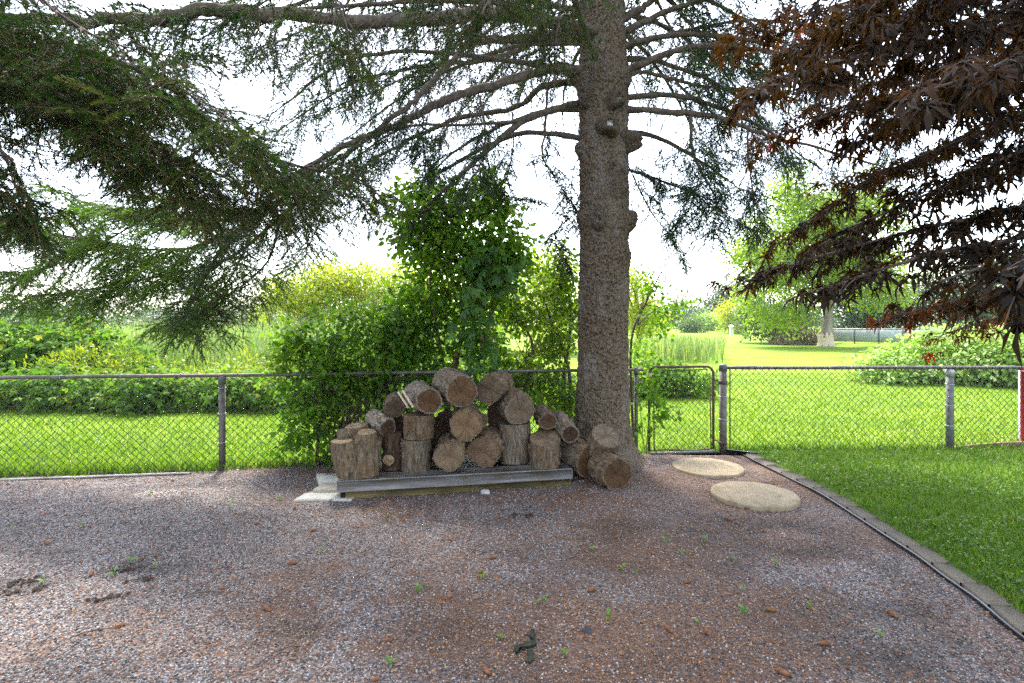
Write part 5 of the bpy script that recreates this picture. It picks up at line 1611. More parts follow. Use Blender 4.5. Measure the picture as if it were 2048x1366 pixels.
cr = thing('creeper', 'large leaved creeper draped over the small tree with five-part bluish leaves', 'climbing plant', (-.4, 6.85, 0))
bl = [E(985, 530, 6.75, 50, 42, .16), E(950, 585, 6.75, 48, 50, .16), E(1005, 560, 6.72, 35, 25, .12), E(950, 660, 6.8, 30, 60, .14), E(970, 720, 6.8, 40, 40, .14)]
leafy(cr, bl, 300, .115, MAT['creeper'], FIVE, per=4, sig=.10, nparts=200, seed=25, up=.35, droop=.8, part='leaf')
stems(cr, np.array([(-.4, 6.95, 0), (-.3, 7.0, 0)]), [at(960, 600, 6.82), at(985, 500, 6.8), at(945, 560, 6.82)], .009, bend=.08)

sr = thing('shrub', 'airy crooked-stemmed shrub right behind the heap, beside the spruce trunk', 'shrub', (.5, 7.3, 0))
bl = [E(1100, 540, 7.4, 50, 60, .4), E(1110, 640, 7.4, 60, 70, .45), E(1050, 620, 7.4, 55, 60, .4), E(1060, 720, 7.35, 80, 70, .4), E(1010, 760, 7.3, 70, 60, .35), E(1120, 790, 7.3, 45, 60, .3)]
tp = leafy(sr, bl, 6200, .072, MAT['shrub_thin'], OVATE, thresh=.38, nscale=3.0, nparts=200, seed=27, zmin=.1)
for q, cp in enumerate([[(1138, 890, 7.3), (1140, 760, 7.3), (1125, 700, 7.35), (1105, 650, 7.4), (1085, 590, 7.4)], [(1130, 890, 7.35), (1128, 750, 7.35), (1138, 690, 7.35), (1140, 600, 7.4), (1120, 540, 7.4)], [(1060, 890, 7.3), (1050, 760, 7.3), (1065, 690, 7.3), (1030, 620, 7.35)]]):
    P = spline([at(*c_) for c_ in cp], 22) - np.array(sr.matrix_world.translation)
    MB().tube(P, np.linspace(.030, .012, 22), 9).build('stem', MAT['stem'], sr, True)
stems(sr, np.array([at(1125, 700, 7.35), at(1105, 650, 7.4), at(1050, 720, 7.3)]), tp[::max(1, len(tp) // 60)][:60], .006, joined=True, seed=9)

# sapling between trunk and gate
sa = thing('sapling', 'leaning sapling with sparse leaves between spruce trunk and gate', 'sapling', (1.72, 7.55, 0))
tips = [(1275, 640, 7.5), (1310, 560, 7.6), (1345, 520, 7.6), (1350, 600, 7.5), (1375, 605, 7.5), (1300, 530, 7.6), (1330, 650, 7.4), (1365, 640, 7.45)]
P = spline([(1.66, 7.5, 0), at(1262, 690, 7.5), at(1290, 610, 7.55), at(1325, 540, 7.6), at(1345, 505, 7.6)], 24)
MB().tube(P - np.array(sa.matrix_world.translation), np.linspace(.020, .005, 24), 8).build('stem', MAT['stem'], sa, True)
stems(sa, np.array([at(1275, 650, 7.52), at(1290, 610, 7.55)]), [at(*t_) for t_ in tips], .007, joined=True)
bl = [E(1350, 600, 7.5, 32, 25, .2), E(1330, 640, 7.45, 28, 30, .2), E(1372, 600, 7.5, 22, 15, .15), E(1310, 600, 7.5, 30, 40, .2), E(1280, 690, 7.5, 25, 40, .2), E(1290, 560, 7.6, 25, 25, .2)]
leafy(sa, bl, 460, .07, MAT['lilac'], OVATE, per=6, sig=.06, thresh=.38, nscale=4, nparts=200, seed=29, up=.5, droop=.6)

vg = thing('climbing_vine', 'leafy vine climbing the left side of the chain link gate', 'climbing plant', (1.8, 7.1, 0))
P = spline([fp(1.74, 0, .03), fp(1.76, .35, .03), fp(1.80, .7, .035), fp(1.83, 1.0, .03)], 16)
MB().tube(P - np.array(vg.matrix_world.translation), .006, 6).build('stem', MAT['stem'], vg, True)
bl = [E(1312, 765, 7.05, 30, 25, .08), E(1325, 800, 7.05, 40, 18, .1), E(1290, 830, 7.05, 25, 30, .08), E(1330, 826, 7.0, 28, 10, .1), E(1278, 870, 7.05, 20, 28, .08), E(1300, 790, 7.05, 26, 20, .08)]
leafy(vg, bl, 190, .085, MAT['shrub_dark'], OVATE, per=4, sig=.05, nparts=150, seed=31, up=.3, droop=.7)
vg2 = thing('climbing_vine', 'few leafy vine tufts over the gate\'s top left corner', 'climbing plant', (1.8, 7.4, 0))
leafy(vg2, [E(1290, 720, 7.5, 22, 20, .15), E(1275, 745, 7.5, 15, 15, .12)], 90, .06, MAT['shrub_thin'], OVATE, per=5, sig=.05, seed=33)
stems(vg2, np.array([(1.78, 7.4, 0)]), [at(1290, 720, 7.5), at(1278, 745, 7.5)], .005)

# ---- the hedge of brambles beyond the left lawn
for q, (lab, x0, x1, yb, ht, n) in enumerate([
        ('low bramble hedge behind the left lawn, at the far left end', -11.6, -8.0, 10.9, .75, 2300),
        ('low bramble hedge behind the left lawn, opposite the fence post', -8.2, -5.0, 10.8, .66, 2300),
        ('low bramble hedge behind the left lawn, next to the dark shrub', -5.2, -2.2, 10.9, .7, 1800),
        ('low hedge glimpsed through the shrubs behind the log pile', -2.4, 1.6, 11.3, .75, 1500)]):
    t = thing('bramble_hedge', lab, 'hedge', ((x0 + x1) / 2, yb, 0), None, 'low hedges along the back of the lawn')
    bl = [(np.array([x, yb + RNG.normal(0, .12), ht * RNG.uniform(.35, .55)]), np.array([.55, .5, ht * RNG.uniform(.45, .62)])) for x in np.arange(x0 + .3, x1, .5)]
    leafy(t, bl, n, .095, MAT['bramble'], THREE, per=6, sig=.12, thresh=.25, nparts=75, seed=50 + q, zmin=0.01, up=.9)
    stems(t, np.array([((x0 + x1) / 2, yb, 0)]), [b[0] + [0, 0, .1] for b in bl[::2]], .008, joined=True)

br = thing('bramble_bush', 'tall mound of bramble leaves behind the far left of the fence', 'bush', (-10.5, 13.0, 0))
bl = [(np.array([x, 12.8 + .3 * math.sin(x), .75]), np.array([1.0, .9, z])) for x, z in ((-13.6, .95), (-12.6, 1.05), (-11.6, 1.12), (-10.6, 1.05), (-9.9, .85), (-9.3, .6))]
tp = leafy(br, bl, 6500, .12, MAT['bramble'], THREE, per=7, sig=.14, thresh=.28, nparts=200, seed=61, zmin=.02, up=.9)
stems(br, np.array([(-12, 13, 0), (-10.5, 13, 0)]), tp[::max(1, len(tp) // 30)][:30], .012, joined=True)

for q, (lab, px, top, Y, r, n) in enumerate([('bright goldenrod clump in front of the bramble mound', 200, 690, 11.7, .75, 1500), ('smaller goldenrod clump left of the larger one', 110, 705, 11.8, .5, 700),
                                             ('thin goldenrod strip just above the rail, behind the left fence post', 430, 735, 11.6, .6, 800), ('yellow-green goldenrod clump beside the dark shrub', 530, 705, 12.0, .6, 800)]):
    c = at(px, top, Y)
    t = thing('goldenrod', lab, 'wildflower', (c[0], Y, 0), None, 'goldenrod clumps beyond the fence')
    bl = [(np.array([c[0] + dx * r, Y, c[2] * .55 - .1 * abs(dx)]), np.array([r * .5, .4, c[2] * .5])) for dx in (-.8, -.3, .3, .8)]
    leafy(t, bl, n, .11, MAT['goldenrod'], NARROW, per=8, sig=.09, seed=70 + q, zmin=.02, up=.5, droop=-.7)
    stems(t, np.array([(c[0], Y, 0)]), [b[0] + [0, 0, .3] for b in bl], .006, mat='stem')

# ---- reed bed with cattails
n = 9000
y = 14 + 22 * RNG.random(n) ** 1.3
px = RNG.uniform(235, 1000, n)
x = (px - CX) / FPX * y
h = RNG.uniform(1.3, 2.05, n) * (1 + .25 * (vnoise(np.stack([x * .3, y * .3, 0 * x], -1)) - .5))
a = RNG.random(n) * 2 * np.pi
d = norm(np.stack([np.cos(a) * .16, np.sin(a) * .16, np.ones(n)], -1))
R = frames(d, np.stack([np.cos(a + .4), np.sin(a + .4), 0 * a], -1))
b = np.array([(-.5, 0, 0), (.5, 0, 0), (.45, .55, .02), (-.45, .55, .02), (0, 1, .16)]); f = np.array([(0, 1, 2), (0, 2, 3), (3, 2, 4)])
V, F, v = scatter((b, f), np.stack([x, y, 0 * x], -1), R, np.stack([RNG.uniform(.018, .03, n), h, h], -1), np.clip(RNG.normal(.5, .22, n), 0, 1))
tag(MB().add(V, F, v).build('reeds', MAT['reed']), kind='stuff')
n = 1500
y = RNG.uniform(22, 29, n); px = RNG.normal(1360, 45, n); px = np.clip(px, 1270, 1445); x = (px - CX) / FPX * y
h = RNG.uniform(.7, 1.25, n); a = RNG.random(n) * 2 * np.pi
R = frames(norm(np.stack([np.cos(a) * .12, np.sin(a) * .12, np.ones(n)], -1)), np.stack([np.cos(a + .4), np.sin(a + .4), 0 * a], -1))
V, F, v = scatter((b, f), np.stack([x, y, 0 * x], -1), R, np.stack([RNG.uniform(.02, .035, n), h, h], -1), np.clip(RNG.normal(.5, .22, n), 0, 1))
tag(MB().add(V, F, v).build('reeds', MAT['reed']), kind='stuff')

ms = MB().tube(np.array([(0, 0, 0), (.01, 0, .8), (.0, .01, 1.62)]), [.008, .006, .004], 6).mesh('stalk', MAT['reed'])
mh = MB().tube(np.array([(0, .01, 1.42), (0, .01, 1.44), (0, .01, 1.60), (0, .01, 1.62)]), [.006, .016, .016, .006], 8).mesh('seed_head', MAT['cattail_head'])
CPX = sorted(RNG.uniform(290, 540, 24)) + sorted(RNG.uniform(1320, 1430, 6))
for q in range(30):
    y = 14.2 + 9 * RNG.random() ** 1.5
    px = CPX[q]
    if q >= 24: y = RNG.uniform(22, 26)
    t = thing('cattail', 'brown headed cattail, %s from left in the reed bed behind the left fence' % ORD[q] if q < 24 else 'brown headed cattail, %s from left in the small reed patch beyond the gate' % ORD[q - 24], 'cattail', ((px - CX) / FPX * y, y, 0),
              np.asarray(Matrix.Rotation(RNG.normal(0, .06), 3, 'Y')), 'cattails in the reed bed' if q < 24 else 'cattails beyond the gate')
    s = RNG.uniform(.95, 1.2) if q < 24 else RNG.uniform(.6, .75)
    put(ms, 'stalk', t, (0, 0, 0), None, s); put(mh, 'seed_head', t, (0, 0, 0), None, s)

# low weeds in front of and between the reeds
wb = [(np.array([(px - CX) / FPX * Y, Y, .3]), np.array([.7, .5, .45])) for px in range(250, 1000, 45) for Y in (12.4, 13.6)]
dummy = thing('weed_bank', 'sunny tangle of yellow-green weeds in front of the reed bed', 'weeds', (-6, 13, 0)); dummy['kind'] = 'stuff'
leafy(dummy, wb, 5200, .10, MAT['goldenrod'], OVATE, per=8, sig=.16, thresh=.3, seed=81, zmin=.02, up=.8)

# bushes beyond the gate and the pale bush at the right
gb = thing('bush', 'rounded low bush on the lawn just beyond the gate', 'bush', (3.1, 12.6, 0))
bl = [E(px, 765, 12.5, 40, 42, .55) for px in (1270, 1310, 1350, 1390)] + [E(1330, 740, 12.9, 60, 25, .5), E(1415, 770, 12.6, 25, 26, .4)]
leafy(gb, bl, 3000, .10, MAT['bramble'], OVATE, per=8, sig=.11, thresh=.28, nparts=80, seed=83, zmin=.02)
stems(gb, np.array([(3.0, 12.6, 0)]), [b_[0] for b_ in bl], .014)
pb = thing('pale_bush', 'big sprawling bush with silvery green leaves beyond the right fence', 'bush', (12.2, 15.5, 0))
bl = []
for px, ptop, pbot, Y in ((1750, 712, 770, 15.4), (1790, 690, 775, 15.6), (1840, 668, 780, 15.6), (1900, 655, 780, 15.4), (1960, 652, 785, 15.0), (2020, 655, 790, 14.6), (2090, 660, 795, 14.2), (2160, 665, 800, 13.8)):
    cy = (ptop + pbot) / 2
    bl.append(E(px, cy, Y, 48, (pbot - ptop) / 2, .95))
    bl.append(E(px + 25, cy - 8, Y + .9, 48, (pbot - ptop) / 2, .8))
tp = leafy(pb, bl, 15000, .125, MAT['pale_bush'], OVATE, per=8, sig=.13, thresh=.30, nscale=1.7, nparts=250, seed=85, zmin=.02, up=1.0)
stems(pb, np.array([(11.5, 15.6, 0), (13, 15.2, 0)]), tp[::max(1, len(tp) // 14)][:14], .02)

# ---- trees further off
def tree(name, lab, base, trunk, blobs, n, size, mat, r0=.25, leaf=QUAD, per=10, sig=.35, thresh=.36, nscale=.7, seed=1, limbs=10, group=None, tmat='far_trunk', cat='tree', visible_trunk=None, zmin=.3):
    t = thing(name, lab, cat, base, None, group)
    tp = leafy(t, blobs, n, size, mat, leaf, per=per, sig=sig, thresh=thresh, nscale=nscale, seed=seed, name='crown', zmin=zmin, bias=2.4)
    c0 = np.array(base, float)
    P = spline(trunk, 24)
    rr = np.linspace(r0, r0 * .4, 24); rr[:3] *= np.array([1.45, 1.2, 1.08])
    MB().tube(P - c0, rr, 14).build('trunk', MAT[tmat], t, True)
    g = np.random.default_rng(seed)
    m = MB()
    for q in range(limbs):
        tip = tp[g.integers(len(tp))]
        k = g.integers(10, 23)
        Q = spline([P[k], P[k] + (tip - P[k]) * .5 + g.normal(0, .05, 3) * np.linalg.norm(tip - P[k]), tip], 8)
        m.tube(Q - c0, np.linspace(rr[k] * .55, .012, 8), 6)
    if m.n: m.build('limbs', MAT[tmat], t, True)
    return t
# yellow-green tree with the scarred pale trunk
Y = 36.0
b0 = gnd(1646, 693)
tree('broadleaf_tree', 'large yellow-green tree with scarred pale trunk on the far lawn', (b0[0], Y, 0.05),
     [(b0[0], Y, -.1), (b0[0] + .05, Y, .7), at(1655, 640, Y), at(1660, 590, Y), at(1662, 520, Y), at(1640, 430, Y)],
     [E(1640, 430, Y, 90, 75, 3.0), E(1690, 390, Y, 80, 60, 3.0), E(1560, 470, Y, 75, 55, 2.6), E(1530, 540, Y, 60, 60, 2.4), E(1600, 560, Y, 75, 55, 2.4), E(1720, 480, Y, 90, 80, 3.0), E(1560, 610, Y - .5, 55, 42, 1.8), E(1650, 500, Y - 1, 80, 60, 2), E(1500, 500, Y, 42, 30, 2), E(1590, 630, Y - 1.2, 50, 38, 1.4), E(1530, 590, Y - .5, 55, 45, 1.8), E(1750, 560, Y, 70, 60, 2.4), E(1610, 370, Y, 60, 40, 2.4)],
     34000, .23, MAT['lime_tree'], .40, per=12, sig=.40, thresh=.40, nscale=.55, seed=91, limbs=26, tmat='far_trunk')
# scar on the trunk: a ragged collar of torn bark
t_ = thing('split_log_collar', 'ragged torn bark collar at the foot of the far pale trunk', 'bark', (b0[0], Y - .30, .05))
V = bark_ring(.52, .75, 77, segs=30, rings=12, depth=.10, taper=.86)
V[-1][:, 2] += .25 * np.sin(np.arange(30) * 1.9)
MB().add(V.reshape(-1, 3) + np.array([0, .30, 0]), shell_faces(12, 30)).build('bark', MAT['split_wood'], t_, True)
TREES = [
    ('broadleaf_tree', 'dark rounded shrubby tree at the left foot of the yellow-green tree', 1545, 672, 41, [E(1545, 610, 41, 60, 58, 2.5), E(1510, 640, 41, 40, 36, 2), E(1590, 640, 41, 45, 38, 2)], 3200, .34, 'mid_tree', .25),
    ('broadleaf_tree', 'tall hazy tree on the skyline right of the sapling', 1455, 662, 95, [E(1455, 595, 95, 28, 30, 3), E(1440, 620, 95, 35, 35, 3), E(1475, 615, 95, 35, 40, 3), E(1450, 580, 95, 15, 16, 2)], 2600, .7, 'far_tree', .5),
    ('broadleaf_tree', 'round olive yellow tree beside the utility pole', 1462, 662, 66, [E(1462, 632, 66, 28, 28, 2), E(1450, 645, 66, 18, 18, 2), E(1478, 648, 66, 18, 16, 2)], 1900, .42, 'yellow_tree', .25),
    ('broadleaf_tree', 'small round dark bush tree left of the olive yellow tree', 1390, 664, 70, [E(1390, 650, 70, 25, 15, 2), E(1378, 655, 70, 14, 10, 1.5)], 900, .42, 'mid_tree', .2),
    ('broadleaf_tree', 'pale green rounded tree in the gap beside the sapling', 1412, 660, 80, [E(1415, 642, 80, 20, 16, 2)], 700, .5, 'pale_bush', .25),
    ('broadleaf_tree', 'hazy low tree behind the sapling leaves', 1375, 662, 100, [E(1370, 632, 100, 35, 26, 4), E(1400, 640, 100, 30, 20, 4)], 1300, .7, 'far_tree', .4),
    ('broadleaf_tree', 'dark green tree behind the screened fence, half hidden by the maple', 1730, 668, 46, [E(1720, 600, 46, 70, 60, 3), E(1770, 620, 46, 60, 45, 3), E(1690, 630, 46, 40, 35, 2)], 3400, .38, 'dark_tree', .3),
    ('broadleaf_tree', 'dark green tree at the right behind the pale bush', 1900, 668, 44, [E(1880, 600, 44, 80, 60, 3), E(1960, 590, 44, 80, 70, 3), E(1830, 630, 44, 50, 35, 2), E(1920, 560, 44, 60, 50, 3)], 4200, .38, 'dark_tree', .3),
    ('broadleaf_tree', 'tall green tree beyond the maple at the right edge', 2040, 668, 50, [E(2040, 580, 50, 70, 90, 3), E(2100, 560, 50, 70, 100, 3), E(1990, 620, 50, 50, 45, 2)], 3600, .4, 'mid_tree', .3),
    ('broadleaf_tree', 'feathery yellow-green tree left of the small tree, beyond the reeds', 640, 668, 27, [E(640, 590, 27, 75, 65, 2.2), E(580, 620, 27, 60, 45, 2), E(570, 580, 27, 40, 30, 1.6), E(660, 560, 27, 50, 40, 1.8)], 5200, .23, 'yellow_tree', .16),
    ('broadleaf_tree', 'feathery yellow-green tree directly behind the tall small tree', 790, 668, 28, [E(770, 580, 28, 75, 60, 2.2), E(730, 560, 28, 55, 45, 2), E(830, 560, 28, 60, 50, 2), E(790, 620, 28, 90, 45, 2), E(870, 590, 28, 60, 60, 2)], 5600, .23, 'yellow_tree', .16),
    ('broadleaf_tree', 'yellow-green tree showing between small tree and spruce trunk', 1100, 668, 30, [E(1100, 530, 30, 55, 50, 2.2), E(1060, 570, 30, 60, 60, 2.2), E(1130, 590, 30, 50, 60, 2.2), E(1090, 620, 30, 80, 40, 2), E(1000, 600, 30, 60, 50, 2)], 5200, .25, 'yellow_tree', .18),
    ('broadleaf_tree', 'yellow-green tree just right of the spruce trunk behind the sapling', 1275, 668, 32, [E(1270, 600, 32, 40, 60, 2), E(1290, 640, 32, 45, 35, 2), E(1250, 560, 32, 30, 35, 2)], 2600, .25, 'yellow_tree', .18),
    ('broadleaf_tree', 'dark bluish tree on the skyline above the reeds', 490, 662, 75, [E(490, 636, 75, 30, 20, 3), E(520, 640, 75, 25, 18, 3)], 1100, .55, 'far_tree', .35),
    ('broadleaf_tree', 'low hazy tree on the skyline at the far left', 40, 660, 90, [E(20, 642, 90, 60, 14, 4), E(90, 645, 90, 50, 10, 4)], 1500, .7, 'far_tree', .4),
    ('broadleaf_tree', 'low hazy tree on the skyline behind the left spruce boughs', 250, 660, 95, [E(220, 645, 95, 60, 12, 4), E(310, 642, 95, 60, 14, 4), E(390, 646, 95, 50, 10, 4)], 1900, .7, 'far_tree', .4),
]
for q, (nm, lab, px, pyb, Y, bl, n, size, mat, r0) in enumerate(TREES):
    cx = (px - CX) * Y / FPX
    top = max(b[0][2] for b in bl)
    z0 = float(field_h(np.array([cx]), np.array([Y]))[0])
    tree(nm, lab, (cx, Y, z0), [(cx, Y, z0 - .1), (cx + .1, Y, z0 + top * .3), (cx, Y, z0 + top * .6), (cx - .1, Y, top)], bl, int(n * 2.2), size * .62, MAT[mat], r0, per=12, sig=size * 1.15, nscale=1.6 / max(1.5, size * 6), seed=100 + q, limbs=12, group='trees beyond the field', tmat='stem', zmin=z0 + .05)
# a wood behind everything, closing the horizon
wx = RNG.uniform(-170, 170, 70)
bl = [(np.array([x_, 150 + RNG.normal(0, 5), 2.0 + RNG.random()]), np.array([6, 4, 2.6 + 1.8 * RNG.random()])) for x_ in wx]
dw = thing('far_wood', 'hazy line of far trees closing the horizon', 'wood', (0, 150, 0)); dw['kind'] = 'stuff'
leafy(dw, bl, 16000, 1.3, MAT['far_tree'], QUAD, per=8, sig=1.3, seed=140, zmin=.1)

dbx = (1600 - CX) * 38.5 / FPX
db = thing('brush_pile', 'heap of dead grey-brown brush left of the pale trunk', 'brush pile', (dbx, 38.5, .1))
m = MB()
for q in range(420):
    a = RNG.random() * 2 * np.pi; r_ = RNG.random() ** .6
    p0 = np.array([math.cos(a) * r_ * 2.2, math.sin(a) * .9 * r_, 0.0]); hgt = 1.75 * (1 - r_ ** 2) * RNG.uniform(.5, 1.1) + .15
    p1 = p0 + np.array([RNG.normal(0, .7), RNG.normal(0, .3), hgt])
    m.tube(spline([p0, (p0 + p1) / 2 + RNG.normal(0, .15, 3), p1], 5), [.022, .018, .015, .012, .008], 4, cap=False)
tag(m.build('dead_twigs', MAT['dead_brush'], db), kind='stuff')
# screened chain link fence, pole, birdhouse post, house
Y = 40.5
sf = thing('screened_fence', 'far chain link fence with grey privacy screen right of the pale trunk', 'fence', ((1720 - CX) * Y / FPX, Y, .1))
x0, x1 = -2.2, 8.5
MB().box(((x0 + x1) / 2, 0, .50), (x1 - x0, .02, .86)).build('screen', MAT['screen'], sf)
for xx in np.arange(x0, x1 + .1, 1.78):
    MB().tube(np.array([(xx, -.04, -.1), (xx, -.04, 1.0)]), .045, 8).build('post', MAT['steel_light'], sf, True)
MB().tube(np.array([(x0, -.04, 1.0), (x1, -.04, 1.0)]), .032, 8).build('top_rail', MAT['tie'], sf, True)
Y = 62
pp = thing('utility_pole', 'thin pale utility pole with a short cross arm on the skyline', 'pole', ((1473 - CX) * Y / FPX, Y, .1))
MB().tube(np.array([(0, 0, -.1), (0, 0, 4.2)]), [.14, .11], 10).build('pole', MAT['far_trunk'], pp, True)
MB().box((.6, 0, 3.9), (1.5, .08, .08)).build('cross_arm', MAT['far_trunk'], pp)
bh = thing('white_post', 'small white post standing in front of the round olive tree', 'post', ((1463 - CX) * 58 / FPX, 58, .1))
MB().box((0, 0, .45), (.34, .3, 1.0), bev=.02).build('post', MAT['white'], bh)
MB().add([(-.24, -.22, .95), (.24, -.22, .95), (.24, .22, .95), (-.24, .22, .95), (0, 0, 1.2)], [np.array([[0, 1, 2, 3]]), np.array([[0, 1, 4], [1, 2, 4], [2, 3, 4], [3, 0, 4]])]).build('cap', MAT['white'], bh)
hs = thing('house', 'far pale house with blue-grey roof glimpsed past the sapling', 'house', ((1392 - CX) * 110 / FPX, 110, .1))
MB().box((0, 0, 1.1), (7, 5, 2.4)).build('wall', MAT['siding'], hs)
MB().add([(-3.9, -2.9, 2.3), (3.9, -2.9, 2.3), (3.9, 2.9, 2.3), (-3.9, 2.9, 2.3), (-3.9, 0, 4.1), (3.9, 0, 4.1)], [np.array([[0, 1, 5, 4], [2, 3, 4, 5], [0, 3, 2, 1]]), np.array([[0, 4, 3], [1, 2, 5]])]).build('roof', MAT['roof'], hs)
for xx in (-2, .6):
    w_ = MB().box((xx, -2.52, 1.3), (1.1, .06, 1.0)).build('window', MAT['white'], hs)
    MB().box((xx, -2.56, 1.3), (.9, .03, .8)).build('pane', MAT['pane'], w_)

# ------------------------------------------------------------------ the red maple over the right side
def maple_leaf():
    V, F, A = [(0, 0, 0)], [], [1.0]
    angs = np.radians([-128, -84, -42, 0, 42, 84, 128]); lens = [.34, .62, .88, 1.0, .88, .62, .34]
    prev = None
    for a, l in zip(angs, lens):
        d = np.array([math.sin(a), math.cos(a)]); s_ = np.array([d[1], -d[0]])
        n0 = len(V)
        for u, w in ((.30, .045), (.55, .088), (.30, -.045), (.55, -.088)):
            p = d * l * u + s_ * w * (.55 + .45 * l); V.append((p[0], p[1], .018 - .20 * (l * u) ** 2))
        V.append((d[0] * l * .5, d[1] * l * .5, -.20 * (l * .5) ** 2 - .01)); V.append((d[0] * l, d[1] * l, -.30 * l ** 2))
        r1, r2, l1, l2, m_, t_ = range(n0, n0 + 6)
        F += [(0, r1, m_), (r1, r2, m_), (r2, t_, m_), (t_, l2, m_), (l2, l1, m_), (l1, 0, m_)]
        if prev is not None: F.append((0, prev, l1))
        prev = r1
    A = [1.0] * len(V)
    n0 = len(V)
    V += [(-.008, 0, 0), (.008, 0, 0), (.004, -.38, .06), (-.004, -.38, .06)]; A += [-1.0] * 4
    F += [(n0, n0 + 1, n0 + 2), (n0, n0 + 2, n0 + 3)]
    return np.array(V, float), np.array(F), np.array(A)
ML = maple_leaf()
MLV = []
for q in range(4):
    v = ML[0].copy(); g = np.random.default_rng(900 + q)
    v[:, 2] -= (.10 + .16 * q / 3) * (v[:, 0] ** 2 + v[:, 1] ** 2) * (v[:, 1] > -.1); v[:, 0] *= (.92, 1.05, .8, .95)[q]
    v += g.normal(0, .010, v.shape)
    MLV.append((v, ML[1], ML[2]))
maple = thing('japanese_maple', 'dark red maple with drooping palmate leaves overhanging from the right', 'tree', (3.75, 1.7, 0))
m0 = np.array([3.75, 1.7, 0])
MB().tube(spline([(0, 0, -.1), (.03, 0, .4), (-.05, .03, 1.1), (-.1, .0, 1.8), (-.1, .1, 2.6)], 24), np.linspace(.13, .05, 24), 14).build('trunk', MAT['stem'], maple, True)
LAY = [  # main path (px, py, Y), offshoot length, leaf size, tone, count per metre
    ([(2300, -200, 2.6), (1800, -30, 2.5), (1640, 20, 2.5), (1490, 60, 2.5)], .34, .075, .62, 1.25),
    ([(2300, -150, 2.3), (1900, 0, 2.2), (1740, 50, 2.15), (1600, 95, 2.15)], .36, .088, .42, 1.2),
    ([(2300, -100, 2.0), (1950, 60, 1.9), (1760, 100, 1.8), (1600, 150, 1.75), (1510, 178, 1.75)], .30, .088, .45, 1.1),
    ([(2300, 0, 2.6), (1980, 130, 2.5), (1780, 190, 2.5), (1620, 245, 2.5), (1520, 290, 2.6)], .30, .066, .62, 1.2),
    ([(2300, 50, 2.2), (2000, 180, 2.1), (1850, 230, 2.0), (1720, 270, 2.0)], .34, .082, .40, 1.2),
    ([(2300, 120, 2.8), (2000, 250, 2.7), (1850, 310, 2.6), (1730, 365, 2.6), (1640, 430, 2.6), (1570, 480, 2.6)], .26, .066, .45, 1.25),
    ([(2300, 200, 2.3), (2050, 320, 2.2), (1900, 370, 2.2), (1760, 430, 2.2), (1640, 490, 2.2)], .28, .076, .35, 1.15),
    ([(2300, 300, 2.4), (2050, 410, 2.2), (1880, 450, 2.1), (1720, 490, 2.1), (1580, 530, 2.1), (1500, 548, 2.1)], .22, .076, .30, 1.15),
    ([(2300, 380, 2.0), (2060, 470, 1.8), (1900, 500, 1.75), (1760, 540, 1.7), (1620, 588, 1.7)], .20, .074, .25, 1.1),
    ([(2300, 430, 1.8), (2100, 500, 1.6), (1980, 530, 1.6), (1860, 570, 1.6)], .16, .070, .25, 1.0),
    ([(2350, 470, 2.9), (2120, 560, 2.7), (2000, 585, 2.6), (1900, 605, 2.6), (1800, 630, 2.6)], .26, .062, .74, 1.3),
    ([(2350, 520, 3.0), (2120, 600, 2.9), (2020, 630, 2.9), (1930, 655, 2.9), (1880, 672, 2.9)], .20, .060, .76, 1.2),
    ([(2350, 350, 1.5), (2140, 470, 1.2), (2060, 540, 1.1), (2030, 590, 1.1)], .14, .085, .12, 1.0),
    ([(2350, -50, 1.7), (2100, 80, 1.5), (1950, 150, 1.45), (1820, 190, 1.45)], .26, .090, .35, 1.1),
    ([(2350, -300, 2.0), (2000, -80, 1.8), (1820, -20, 1.75), (1700, 30, 1.75)], .3, .090, .40, 1.2),
    ([(2350, 130, 1.9), (2120, 260, 1.8), (2000, 320, 1.8), (1900, 350, 1.8)], .26, .080, .30, 1.1),
    ([(2400, -200, 3.0), (2050, 30, 3.0), (1900, 120, 3.0), (1780, 160, 3.0), (1650, 190, 3.0)], .4, .070, .55, 1.3),
    ([(2400, 0, 3.0), (2100, 200, 3.0), (1950, 260, 3.0), (1820, 330, 3.0), (1720, 350, 3.0)], .34, .066, .5, 1.2),
]
g = np.random.default_rng(77)
LP, LD, LN, LS, LV = [], [], [], [], []
tw = MB()
